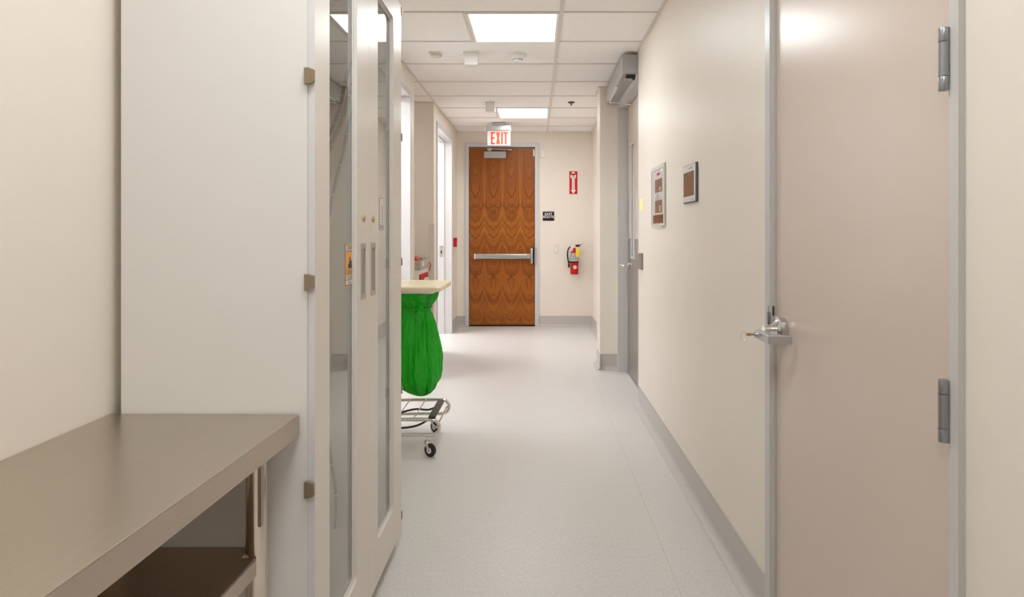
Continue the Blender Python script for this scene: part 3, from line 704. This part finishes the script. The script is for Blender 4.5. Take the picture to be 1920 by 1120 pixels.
# door operator
t = thing('door_operator', (.72, 5.36, 2.51), 'long grey automatic door operator box above the powered door at the ceiling', 'door operator')
b = MB(); b.box(.665, .775, 4.80, 5.93, 2.512, 2.66, .004); hs = b.build('housing', 'alu_paint', t)
b = MB(); b.box(.665-.0012, .777, 4.794, 4.802, 2.514, 2.658, .002); b.build('end_cap', 'closer', hs)
b = MB(); b.box(.70, .772, 4.83, 4.90, 2.488, 2.513); b.build('arm_hub', 'dark', t)
b = MB(); b.box(.68, .745, 4.84, 4.87, 2.473, 2.488, .003); b.cyl((.735, 4.86, 2.49), (.735, 4.86, 2.465), .012); b.build('arm', 'alu_paint', t, True)
b = MB(); b.cyl((.676, 5.25, 2.512), (.676, 5.25, 2.500), .011); b.build('indicator', 'offwhite', t, True)
b = MB(); b.box(.672, .688, 5.3, 5.75, 2.500, 2.513, .001); b.build('slide_track', 'offwhite', t)
b = MB(); b.cyl((.69, 5.78, 2.497), (.865, 5.60, 2.440), .006); b.cyl((.68, 5.78, 2.505), (.70, 5.78, 2.49), .011); b.cyl((.80, 5.667, 2.461), (.862, 5.603, 2.441), .009); b.build('link_rod', 'chrome', t, True)
b = MB(); b.box(.775, .781, 4.775, 4.80, 2.44, 2.66); b.build('mounting_edge', 'closer', t)

# medical gas alarm panel
t = thing('gas_alarm_panel', (XR, 3.975, 1.34), 'tall white framed alarm panel with brown windows, farther of the two wall panels', 'wall panel')
y0, y1, z0, z1 = 3.765, 4.19, 1.342, 1.724; xf = XR-.012
b = MB(); w = .026
for q in ((y0, y0+w, z0, z1), (y1-w*.5, y1, z0, z1), (y0+w, y1-w*.5, z0, z0+w*.5), (y0+w, y1-w*.5, z1-w, z1)): b.box(xf, XR, *q, .002)
fr_ = b.build('frame', 'panel_frame', t)
b = MB(); b.box(xf+.004, XR-.001, y0+w, y1-w*.5, z0+w*.5, z1-w); fc = b.build('face', 'panel_face', t)
def pp(px, py):   # panel-picture coordinates (crop of the photo) -> y on the wall
    return (xf+.003)*F_PX/(1200+px/6.585-VX)
def wz(py, y): return CZ-(280+py/6.585-VY)*y/F_PX
def win(b, a0, a1, za, zb, x=xf+.0035, t_=.0015): b.box(x-t_, x+.0005, a1, a0, za, zb)
b = MB(); ya, yb = pp(188, 0), pp(270, 0); win(b, ya, yb, 1.556, 1.638); b.build('upper_window', 'screen', fc)
b = MB(); win(b, ya, yb, 1.427, 1.505); b.build('lower_window', 'screen', fc)
b = MB(); win(b, pp(165, 0), pp(283, 0), 1.362, 1.414); b.build('bottom_window', 'screen_dark', fc)
b = MB(); b.box(xf+.001, xf+.0035, pp(238, 0), pp(210, 0), 1.664, 1.678); b.build('red_mark', 'red_sign', fc)
b = MB()
for (u0, u1, za, zb) in ((205, 215, 1.522, 1.542), (218, 222, 1.530, 1.552), (190, 203, 1.512, 1.524), (208, 236, 1.508, 1.513), (226, 234, 1.517, 1.528)): win(b, pp(u0, 0), pp(u1, 0), za, zb, xf+.003)
b.build('printed_symbols', 'grey_print', fc)
for zz in (1.563, 1.576, 1.433, 1.446, 1.459):
    b = MB(); win(b, pp(238, 0), pp(264, 0), zz, zz+.010, xf+.0025); b.build('window_label', 'cart_grey', fc)
b = MB(); win(b, pp(258, 0), pp(282, 0), 1.676, 1.694, xf+.003); b.build('white_tag', 'white_print', fc)
b = MB(); b.box(xf+.002, XR, y0+.07, y1-.06, z0-.006, z0); b.build('bottom_lip', 'white_plastic', t)
# tablet
t = thing('wall_tablet', (XR, 3.15, 1.452), 'tablet display with a brown glossy screen and dark edge, nearer of the two wall panels', 'tablet')
y0, y1, z0, z1 = 3.02, 3.277, 1.452, 1.645
b = MB(); b.box(XR-.012, XR, y0, y1, z0, z1, .003); bd = b.build('back_housing', 'tab_side', t)
b = MB(); b.box(XR-.014, XR-.011, y0+.004, y1-.004, z0+.006, z1-.004, .001); bz = b.build('bezel', 'tab_white', t)
b = MB(); b.box(XR-.0148, XR-.0135, y0+.028, y1-.022, z0+.034, z1-.038); b.build('screen', 'screen', bz)
b = MB(); b.box(XR-.0146, XR-.0135, 3.088, 3.104, z1-.026, z1-.015); b.build('camera_mark', 'tab_side', bz)
b = MB(); b.box(XR-.0146, XR-.0135, 3.07, 3.082, z0+.014, z0+.020); b.build('button_mark', 'tab_side', bz)
b = MB(); b.box(XR-.0146, XR-.0135, 3.125, 3.155, z1-.025, z1-.018); b.build('logo', 'grey_print', bz)

# ------------------------------------------------------------------ cabinet (left)
S = 1.0286
def SX(x): return x*S
def SY(y): return y*S
def SZ(z): return CZ+(z-CZ)*S
xb, xc, xd = SX(-1.024), SX(-.565), SX(-.547)
ya, yb = SY(1.555), SY(2.565)
zb, zt = SZ(.09), SZ(2.262)
cab = thing('scope_cabinet', ((xb+xc)/2, (ya+yb)/2, 0), 'tall off-white storage cabinet with two glass doors standing at the left wall', 'cabinet')
T = .019
b = MB(); b.box(xb, xc, ya, ya+T, zb, zt); b.build('side_panel', 'cab', cab)
b = MB(); b.box(xb, xc, yb-T, yb, zb, zt); b.build('side_panel', 'cab', cab)
b = MB(); b.box(xb, xc, ya+T, yb-T, zt-T, zt); b.build('top_panel', 'cab_in', cab)
b = MB(); b.box(xb+.01, xc, ya+T, yb-T, zb, zb+T); b.build('bottom_panel', 'cab_in', cab)
b = MB(); b.box(xb, xb+.008, ya+T, yb-T, zb+T, zt-T); b.build('back_panel', 'cab_in', cab)
b = MB(); b.box(xb+.03, xc-.06, ya+.03, yb-.03, 0, zb); b.build('plinth', 'cab', cab)
b = MB(); b.box(xc-.001, xc+.0015, ya+.0005, ya+T-.001, zb, zt); b.build('edge_band', 'cab_edge', cab)
# top rail above the doors (bright metal strip)
b = MB(); b.box(xc-.02, xc+.006, ya+.02, yb-.02, SZ(2.2325), zt+.002, .002); b.build('top_rail', 'alu_paint', cab)
ymid = SY(2.068); zd0, zd1 = zb, SZ(2.230)
def cab_door(y0, y1, h0, h1, name_lab, stile_y, hinge_y, pull, lock, sidehinge):
    b = MB(); rounded_slab(b, (y0, y1, zd0, zd1), (h0, h1, SZ(.235), SZ(2.135)), .022, xc+.0016, xd)
    es = [e for e in b.bm.edges if all(abs(v.co.x-xd) < 1e-5 for v in e.verts) and len(e.link_faces) == 2 and any(abs(f.normal.x) < .5 for f in e.link_faces)]
    b.bm.normal_update()
    d = b.build('door', 'cab_door', cab)
    b = MB(); e = .001
    b.box(xc+.002, xd+.0002, y0-e, y0+.0006, zd0, zd1); b.build('edge_band', 'cab_edge', d)
    # glazing bead
    b = MB(); rounded_slab(b, (h0-.001, h1+.001, SZ(.235)-.001, SZ(2.135)+.001), (h0+.009, h1-.009, SZ(.235)+.009, SZ(2.135)-.009), .014, xc+.004, xc+.008); b.build('window_bead', 'cab_edge', d)
    b = MB(); b.box(xc+.0025, xc+.0038, h0-.004, h1+.004, SZ(.23), SZ(2.14)); g = b.build('glass_pane', 'glass', d)
    # flush pull; a darker plate paints the shade of its recess
    p0, p1 = pull; z0, z1 = SZ(1.096), SZ(1.272)
    b = MB(); b.box(xd-.001, xd+.0022, p0, p0+.005, z0+.017, z1-.017); b.box(xd-.001, xd+.0022, p1-.005, p1, z0+.017, z1-.017); b.box(xd-.001, xd+.0035, p0, p1, z0, z0+.017); b.box(xd-.001, xd+.0035, p0, p1, z1-.017, z1)
    h = b.build('handle', 'handle_grey', d)
    b = MB(); b.box(xd-.0005, xd+.0006, p0+.005, p1-.005, z0+.017, z1-.017); b.build('finger_recess_shade', 'handle_dark', h)
    b = MB(); b.cyl((xd, lock, SZ(1.350)), (xd+.004, lock, SZ(1.350)), .0105, seg=24, bev=.001); lk = b.build('lock', 'brass', d, True)
    b = MB(); b.box(xd+.004, xd+.0045, lock-.0012, lock+.0012, SZ(1.350)-.006, SZ(1.350)+.006); b.build('keyhole', 'dark', lk)
    return d, g
dA, gA = cab_door(SY(1.5605), ymid-.001, SY(1.672), SY(1.930), '', 0, 0, (SY(1.970), SY(2.020)), SY(2.002), 0)
dB, gB = cab_door(ymid+.001, yb-.002, SY(2.183), SY(2.425), '', 0, 0, (SY(2.090), SY(2.142)), SY(2.116), 0)
# wrap-round hinges
def wrap_hinge(y, zc, sgn, ph):
    # near side: wraps round the carcass edge and the door edge
    b = MB(); pts = [(xc-.004, zc-.0215), (xc+.006, zc-.0215), (xc+.014, zc-.0175), (xd+.003, zc-.0155), (xd+.003, zc+.0155), (xc+.014, zc+.0175), (xc+.006, zc+.0205), (xc-.004, zc+.0205)]
    yy = y-sgn*.010; b.prism([(p[0], yy, p[1]) for p in pts], (0, sgn*.0105, 0), .0012)
    h = b.build('hinge', 'bronze', cab)
    b = MB(); b.box(xd-.007, xd+.0032, min(yy-sgn*.0006, yy+sgn*.004), max(yy-sgn*.0006, yy+sgn*.004), zc-.009, zc+.009, .0012); b.build('hinge_pin_cover', 'bronze', h)
for py in (143, 529, 917): wrap_hinge(ya, CZ-(py-VY)*ya/F_PX, 1, py)
for py in (20, 257, 491, 732, 967): wrap_hinge(yb, CZ-(py-VY)*yb/F_PX, -1, py)
# inner hinge plates on the far side panel
for py in (255, 494, 735, 968):
    b = MB(); z = CZ-(py-VY)*yb/F_PX; b.box(xc-.045, xc-.005, yb-T-.003, yb-T, z-.02, z+.02, .001)
    for dz in (-.011, .011): b.cyl((xc-.025, yb-T-.003, z+dz), (xc-.025, yb-T-.005, z+dz), .004, seg=12)
    b.build('hinge_plate', 'cart_grey', cab)
# stickers on the glass (inside the beads)
def stk(x, y0, y1, z0, z1, m, par, nm, t_=.0006):
    b = MB(); b.box(x, x+t_, y0, y1, z0, z1); return b.build(nm, m, par)
xg = xc+.0039
def gy(px): return xg*F_PX/(px-VX)
y0, y1 = gy(647.8), gy(662.5)
zT = CZ-(457.5-VY)*(y0+y1)/2/F_PX; zB = CZ-(535.5-VY)*(y0+y1)/2/F_PX; hh = zT-zB
s1 = stk(xg, y0, y1, zB, zT, 'orange', gA, 'warning_sticker')
def sub(u0, u1, v0, v1, m, nm, lift=.0007): return stk(xg+lift, y0+(y1-y0)*u0, y0+(y1-y0)*u1, zB+hh*v0, zB+hh*v1, m, s1, nm)
def sb(b, u0, u1, v0, v1, lift): b.box(xg+lift, xg+lift+.0003, y0+(y1-y0)*u0, y0+(y1-y0)*u1, zB+hh*v0, zB+hh*v1)
for q in ((.06, .95, .84, .955), (.06, .48, .155, .26), (.52, .95, .155, .26), (.06, .95, .03, .135)):
    b = MB(); sb(b, *q, .0007); b.build('white_field', 'white_print', s1)
b = MB()
for k in range(4): sb(b, .12+.02*k, .88-.05*(k % 2), .865+.02*k, .874+.02*k, .0011)
for k in range(4): sb(b, .12, .44-.04*(k % 2), .17+.02*k, .178+.02*k, .0011); sb(b, .56, .90-.04*(k % 3), .17+.02*k, .178+.02*k, .0011)
for k in range(3): sb(b, .25, .80-.1*k, .05+.025*k, .06+.025*k, .0011)
for q in ((.04, .97, .955, .965), (.04, .97, .82, .83), (.04, .97, .38, .388), (.04, .97, .265, .275), (.04, .97, .138, .147), (.04, .97, .015, .024), (.49, .51, .147, .265)): sb(b, *q, .0011)
b.prism([(xg+.0008, y0+(y1-y0)*u, zB+hh*v) for u, v in ((.30, .42), (.62, .41), (.85, .44), (.72, .52), (.78, .60), (.60, .58), (.58, .68), (.50, .70), (.45, .55), (.30, .50))], (.0004, 0, 0))
sb(b, .15, .85, .30, .31, .0011); sb(b, .2, .75, .335, .345, .0011)
b.build('sticker_print', 'black_print', s1)
y0, y1 = gy(711.4), gy(719.5); zT = CZ-(371-VY)*(y0+y1)/2/F_PX; zB = CZ-(432-VY)*(y0+y1)/2/F_PX; hh = zT-zB
s1 = stk(xg, y0, y1, zB, zT, 'cart_grey', gB, 'info_sticker')
b = MB(); sb(b, .05, .95, .02, .98, .0006); b.build('sticker_field', 'ivory_plastic', s1)
b = MB(); sb(b, .12, .9, .04, .17, .0010)
for k in range(9): sb(b, .25+.06*(k % 3), .8-.05*(k % 2), .22+.063*k, .255+.063*k, .0010)
b.build('sticker_print', 'grey_print', s1)

# endoscopes hanging inside the cabinet
XP = -.72
def cp(px, py, x=XP):
    y = x*F_PX/(px-VX); return (x, y, CZ-(py-VY)*y/F_PX)
scopes = (
    ('black ringed tube inside the cabinet, hanging leftmost behind the near glass door', [(668, 105), (654, 130), (645, 165), (636, 205), (622, 243), (604, 285), (592, 330), (584, 420), (580, 600)], -.76, .0075),
    ('black ringed tube inside the cabinet, middle of the three behind the near glass door', [(684, 120), (668, 145), (657, 170), (649, 200), (638, 232), (622, 268), (606, 310), (597, 350), (588, 450), (582, 640)], -.73, .0085),
    ('black ringed tube inside the cabinet, rightmost and steepest behind the near glass door', [(700, 60), (684, 125), (668, 180), (657, 222), (648, 262), (638, 305), (629, 345), (620, 388), (612, 440), (606, 560), (608, 720), (614, 810), (622, 870), (629, 915), (630, 945), (626, 992)], -.68, .0055))
for lab, pts, xp, r in scopes:
    P = smooth_path([cp(a, c, xp) for a, c in pts], 8)
    t = thing('endoscope', P[-1], lab, 'endoscope', 'endoscopes hanging in the cabinet')
    b = MB(); b.tube(P, r, 10); tb = b.build('insertion_tube', 'scope', t, True)
    for k in range(8, len(P)-4, 11):
        b = MB(); b.tube([P[k], P[k]+(P[k+1]-P[k]).normalized()*.004], r+.0006, 10); b.build('depth_mark', 'scope_mark', tb, True)
    p = P[0]; b = MB(); b.cyl(p, p+Vector((0, .02, .12)), r*1.2, .016, 16); b.cyl(p+Vector((0, .02, .12)), p+Vector((0, .02, .24)), .02, .018, 16)
    b.cyl(p+Vector((-.02, .02, .2)), p+Vector((.03, .02, .2)), .016, seg=16); b.build('control_body', 'black', t, True)
b = MB(); b.box(xb+.01, xc-.06, SY(2.30), SY(2.34), SZ(2.15), SZ(2.165)); b.build('hanger_rail', 'alu_paint', cab)

# ------------------------------------------------------------------ stainless table (left foreground)
zt_ = .847
TC = [(-1.079, .50), (-1.078, 1.5985), (-.5975, 1.5915), (-.6335, .50)]
tb = thing('steel_table', (-.85, 1.05, 0), 'stainless steel work table with an undershelf against the left wall', 'table')
b = MB(); b.prism([(x, y, zt_-.004) for x, y in TC], (0, 0, .004), .0015); b.build('tabletop', 'steel_top', tb)
b = MB()
(ax, ay), (bx_, by_) = TC[3], TC[2]
u = Vector((bx_-ax, by_-ay, 0)).normalized(); n = Vector((-u.y, u.x, 0))   # n points to -x
def skirt(b, p, q, nn, th=.003, z0=zt_-.054, z1=zt_-.0035):
    p, q = Vector((*p, 0)), Vector((*q, 0)); a = [p+Vector((0, 0, z0)), q+Vector((0, 0, z0)), q+Vector((0, 0, z1)), p+Vector((0, 0, z1))]; b.prism(a, nn*th)
skirt(b, TC[3], TC[2], n)
skirt(b, TC[2], TC[1], Vector((0, -1, 0))); skirt(b, TC[3], TC[0], Vector((0, 1, 0)))
b.build('apron', 'steel_edge', tb)
legx, legy = -.679, 1.531
def leg(x, y):
    b = MB(); b.cyl((x, y, .09), (x, y, zt_-.004), .0245, seg=40); l = b.build('leg', 'steel_leg', tb, True)
    b = MB(); b.cyl((x, y, zt_-.14), (x, y, zt_-.004), .0258, seg=40); b.build('leg_socket', 'steel_edge', l, True) if False else b.bm.free()
    b = MB(); b.cyl((x, y, 0), (x, y, .02), .03, .022, 24); b.cyl((x, y, .02), (x, y, .10), .02, seg=24); b.build('foot', 'steel_edge', l, True)
for x, y in ((legx, legy), (-.70, .60), (-1.03, 1.54), (-1.03, .60)): leg(x, y)
# gusset fitted to the near face of the front leg
b = MB()
for x, y in ((legx+.0165, legy-.013),):
    pts = [(x+.006*math.cos(a), .605+.006*math.sin(a)) for a in [PI+PI*k/8 for k in range(9)]]
    b.prism([(p[0], y-.008, p[1]) for p in pts]+[(x+.006, y-.008, zt_-.03), (x-.006, y-.008, zt_-.03)], (0, .012, 0), .0015)
b.build('leg_gusset', 'steel_edge', tb)
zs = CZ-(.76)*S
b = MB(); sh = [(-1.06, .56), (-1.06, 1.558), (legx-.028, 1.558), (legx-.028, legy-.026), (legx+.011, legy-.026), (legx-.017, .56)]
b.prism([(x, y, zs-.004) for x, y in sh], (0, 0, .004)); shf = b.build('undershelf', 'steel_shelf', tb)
b = MB(); p = Vector((legx-.017, .56, 0)); q = Vector((legx+.011, legy-.026, 0))
b.prism([p+Vector((0, 0, zs-.042)), q+Vector((0, 0, zs-.042)), q+Vector((0, 0, zs+.0005)), p+Vector((0, 0, zs+.0005))], (-.003, 0, 0))
b.box(-1.06, legx-.028, 1.555, 1.558, zs-.042, zs); b.build('shelf_lip', 'steel_edge', shf)

# ------------------------------------------------------------------ linen hamper
hp = thing('hamper_cart', (-.79, 3.88, 0), 'wheeled chrome hamper cart with a cream lid behind the cabinet', 'hamper')
hx0, hx1, hy0, hy1 = -1.02, -.561, 3.67, 4.10
def rr(x0, x1, y0, y1, z, r, k=6, closed=True):
    out = []
    for cx, cy, a in ((x1-r, y1-r, 0), (x0+r, y1-r, PI/2), (x0+r, y0+r, PI), (x1-r, y0+r, 3*PI/2)):
        for i in range(k+1):
            t = a+PI/2*i/k; out.append((cx+r*math.cos(t), cy+r*math.sin(t), z))
    return out
# lid
lx0, lx1, ly0, ly1 = -1.03, -.559, 3.705, 4.19
b = MB()
b.loops([rr(lx0+.02, lx1-.02, ly0+.02, ly1-.02, .957, .02), rr(lx0, lx1, ly0, ly1, .954, .03), rr(lx0, lx1, ly0, ly1, .974, .03), rr(lx0+.006, lx1-.006, ly0+.006, ly1-.006, .981, .028),
         rr(lx0+.03, lx1-.03, ly0+.03, ly1-.03, .983, .02), rr(lx0+.05, lx1-.05, ly0+.05, ly1-.05, .990, .02), rr(lx0+.09, lx1-.09, ly0+.09, ly1-.09, .991, .02)])
b.build('lid', 'cream_lid', hp, True)
# base: U shaped loops on both sides
def uloop(y):
    pts = [(hx0, y, .212)]; r = .045
    for k in range(13):
        a = PI/2-PI*k/12; pts.append((hx1-r+r*math.cos(a), y, .167+r*math.sin(a)))
    pts.append((hx0, y, .122)); return pts
for y in (hy0, hy1):
    b = MB(); b.tube(uloop(y), .0105, 12); b.build('base_rail', 'chrome', hp, True)
b = MB()
for x in (hx1-.055, hx1-.15, hx1-.25, hx1-.35): b.tube([(x, hy0, .219), (x, hy1, .219)], .0035, 8)
b.tube([(hx1-.015, hy0, .167), (hx1-.015, hy1, .167)], .006, 8)
b.tube([(hx0, hy0, .212), (hx0, hy1, .212)], .0105, 8); b.tube([(hx0, hy0, .122), (hx0, hy1, .122)], .0105, 8)
b.build('bottom_wires', 'chrome', hp, True)
b = MB(); b.box(hx1-.062, hx1-.022, hy0-.01, hy1-.08, .217, .235, .003); b.build('foot_pedal', 'brown_rubber', hp)
b = MB()
b.tube(smooth_path([(hx1-.04, 3.98, .215), (hx1-.11, 3.97, .185), (hx1-.20, 3.96, .190), (hx1-.32, 3.95, .165), (hx0+.03, 3.95, .16)]), .0065, 8)
b.tube(smooth_path([(hx1-.04, 3.74, .215), (hx1-.12, 3.74, .165), (hx1-.19, 3.74, .145), (hx1-.30, 3.75, .135), (hx0+.03, 3.75, .13)]), .0065, 8)
b.build('pedal_rod', 'rubber', hp, True)
# posts and ring carrying the bag
b = MB()
for y in (hy0+.03, hy1-.03): b.tube([(hx0, y, .12), (hx0, y, .95)], .0105, 12)
b.tube(rr(hx0, hx1-.05, hy0+.05, hy1-.03, .948, .06), .009, 10, True); b.build('post_and_ring', 'chrome', hp, True)
def caster(x, y, rot):
    c = Vector((x, y, .038)); mt = Matrix.Translation((x, y, 0)) @ Matrix.Rotation(rot, 4, 'Z')
    b = MB(); V_ = lambda *p: mt @ Vector(p)
    b.cyl(V_(0, 0, .085), V_(0, 0, .122), .006, seg=12); b.cyl(V_(0, 0, .077), V_(0, 0, .088), .019, .016, 24)
    for s in (-1, 1):
        b.prism([V_(-.014, s*.014, .08), V_(.014, s*.014, .08), V_(.034, s*.014, .034), V_(.024, s*.014, .030), V_(.016, s*.014, .036)], (mt.to_3x3() @ Vector((0, -s*.002, 0))))
    f = b.build('caster', 'chrome', hp, True)
    b = MB(); b.cyl(V_(.024, -.011, .038), V_(.024, .011, .038), .038, seg=32, bev=.004); w = b.build('wheel', 'rubber', f, True)
    b = MB(); b.cyl(V_(.024, -.0125, .038), V_(.024, .0125, .038), .017, seg=24); b.build('wheel_hub', 'white_plastic', w, True)
    b = MB(); b.cyl(V_(.024, -.017, .038), V_(.024, .017, .038), .006, seg=12); b.build('axle', 'chrome', w, True)
caster(-.632, hy0, -.55); caster(-.670, hy1+.01, -.7); caster(hx0+.03, hy0, .3); caster(hx0+.03, hy1, .3)
# bag
def bag():
    b = MB(); seg = 96; rings = []
    bxc, byc = -.775, 3.90
    # z, centre x, rx, ry, pleat amplitude
    prof = [(.952, -.765, .165, .17, .003), (.935, -.765, .163, .165, .006), (.905, -.755, .145, .145, .008), (.875, -.745, .118, .118, .009), (.852, -.738, .092, .095, .009), (.838, -.736, .083, .088, .008), (.822, -.738, .088, .09, .008),
            (.795, -.742, .104, .10, .010), (.745, -.745, .122, .115, .012), (.68, -.748, .139, .128, .012), (.60, -.750, .152, .138, .011), (.52, -.750, .166, .146, .009), (.45, -.745, .168, .144, .010),
            (.39, -.735, .148, .128, .012), (.345, -.722, .112, .10, .013), (.315, -.712, .072, .07, .011), (.298, -.708, .040, .04, .006), (.290, -.708, .015, .015, .002)]
    from mathutils import noise
    N = 4; full = []
    for i in range(len(prof)-1):
        for k in range(N):
            t = k/N; full.append(tuple(prof[i][j]*(1-t)+prof[i+1][j]*t for j in range(5)))
    full.append(prof[-1])
    for (z, cx, rx, ry, amp) in full:
        ring = []
        for k in range(seg):
            a = 2*PI*k/seg
            up = max(0, min(1, (z-.60)/.25))
            pl = (math.sin(a*13+3.1*math.sin(a*2)+z*6)*.55+math.sin(a*23+2*math.sin(a*3+1)-z*9)*.35)*amp*(.4+.9*up)
            nz = noise.noise(Vector((math.cos(a)*2.4, math.sin(a)*2.4, z*4.5)))*.018*(1-up*.7)
            nz2 = -.020*(1-up)*max(0, 1-abs(math.sin(a*5.0+1.2+math.sin(z*7)*.5))*3.2)
            nz2 += abs(noise.noise(Vector((math.cos(a)*4, math.sin(a)*4, z*5+5))))*-.022*(1-up)
            q = pl+(nz+nz2)*(1 if rx > .05 else .3)
            ring.append((cx+(rx+q)*math.cos(a), byc+(ry+q)*math.sin(a), z))
        rings.append(ring)
    b.loops(rings, False, True)
    t = thing('laundry_bag', (-.75, byc, .29), 'full green plastic bag hanging under the cream hamper lid', 'bag')
    b.build('sack', 'bag', t, True)
    # twisted gather band
    b = MB(); pts = []
    for k in range(60):
        a = 2*PI*k/60; rr_ = .088+.003*math.sin(a*7); pts.append((-.737+rr_*math.cos(a), byc+(rr_+.004)*math.sin(a), .838+.006*math.sin(a*2)))
    b.tube(pts, .007, 8, True); b.build('gather_band', 'bag', t, True)
bag()

# ------------------------------------------------------------------ red and grey cart in the alcove
ct = thing('supply_cart', (-1.36, 6.33, 0), 'white cart with red drawers and a grey bin on top in the left alcove', 'cart')
kx1, kx0, ky0, ky1 = -1.127, -1.60, 6.10, 6.585
b = MB(); b.box(kx0, kx1, ky0, ky1, .10, .938, .006); bd = b.build('body', 'cart_white', ct)
def drawer(z0, z1, hl=True):
    b = MB(); b.box(kx1, kx1+.010, ky0+.0, ky1-.03, z0, z1, .003); d = b.build('drawer', 'red', ct)
    b = MB(); ym = (ky0+ky1)/2-.01; zc = z1-.075
    for q in ((ym-.13, ym+.13, zc+.018, zc+.026), (ym-.13, ym+.13, zc-.026, zc-.018), (ym-.13, ym-.12, zc-.026, zc+.026), (ym+.12, ym+.13, zc-.026, zc+.026)): b.box(kx1+.010, kx1+.028, *q)
    b.box(kx1+.010, kx1+.016, ym-.12, ym+.12, zc-.018, zc+.012); b.build('label_holder', 'white_plastic', d)
for z0, z1 in ((.70, .890), (.50, .69), (.30, .49)): drawer(z0, z1)
b = MB(); w = .010
for q in ((kx0, kx1+.012, ky0-.01, ky0-.01+w), (kx0, kx1+.012, ky1, ky1+w), (kx1+.002, kx1+.012, ky0, ky1), (kx0, kx0+w, ky0, ky1)): b.box(*q, .940, 1.026, .002)
b.box(kx0, kx1+.01, ky0, ky1, .938, .946); tr = b.build('tray', 'cart_grey', ct)
b = MB(); b.prism([(kx1+.012, ky0+.10, .965), (kx1+.012, ky0+.10, 1.005), (kx1+.012, ky0+.17, 1.008), (kx1+.012, ky0+.17, .968)], (.006, 0, 0)); b.build('tray_tag', 'white_plastic', tr)
b = MB(); b.prism([(kx0+.05, ky0+.01, .946), (kx1-.008, ky0+.01, .946), (kx1-.008, ky0+.01, 1.03), (kx1-.05, ky0+.01, 1.062), (kx0+.05, ky0+.01, 1.062)], (0, .17, 0), .006); o = b.build('red_box', 'red'); tag(o, 'red box standing in the grey tray of the alcove cart', 'box')
b = MB(); b.box(kx1-.16, kx1-.012, ky0+.24, ky1-.01, .946, 1.05, .006); o = b.build('grey_box', 'cart_grey'); tag(o, 'grey box behind the red box in the tray of the alcove cart', 'box')
b = MB(); b.tube(smooth_path([(kx1+.02, ky1-.06, .99), (kx1+.035, ky1-.04, .965), (kx1+.03, ky1-.03, .93), (kx1+.025, ky1-.045, .90)]), .005, 8); b.build('red_strap', 'red', ct, True)
for x in (kx0+.05, kx1-.05):
    for y in (ky0+.05, ky1-.05):
        b = MB(); b.cyl((x-.011, y, .045), (x+.011, y, .045), .045, seg=24, bev=.003); b.box(x-.014, x+.014, y-.02, y+.02, .06, .101); b.build('caster', 'rubber', ct, True)

# ------------------------------------------------------------------ camera, world, view
cam = bpy.data.cameras.new('camera'); co = bpy.data.objects.new('camera', cam); COL.objects.link(co); scn.camera = co
co.location = (0, 0, CZ); co.rotation_euler = (PI/2, 0, 0)
cam.sensor_width = 36; cam.sensor_fit = 'HORIZONTAL'; cam.lens = 36*F_PX/1920
cam.shift_x = -(VX-960)/1920; cam.shift_y = -(560-VY)/1920
cam.clip_start = .02
w = bpy.data.worlds.new('world'); scn.world = w; w.use_nodes = True
w.node_tree.nodes['Background'].inputs[0].default_value = (1, .95, .9, 1); w.node_tree.nodes['Background'].inputs[1].default_value = .05
scn.view_settings.view_transform = 'Standard'; scn.view_settings.look = 'None'; scn.view_settings.exposure = 1.06; scn.view_settings.gamma = 1
scn.view_settings.use_curve_mapping = False
scn.cycles.max_bounces = 14; scn.cycles.diffuse_bounces = 8; scn.cycles.glossy_bounces = 6; scn.cycles.transparent_max_bounces = 12
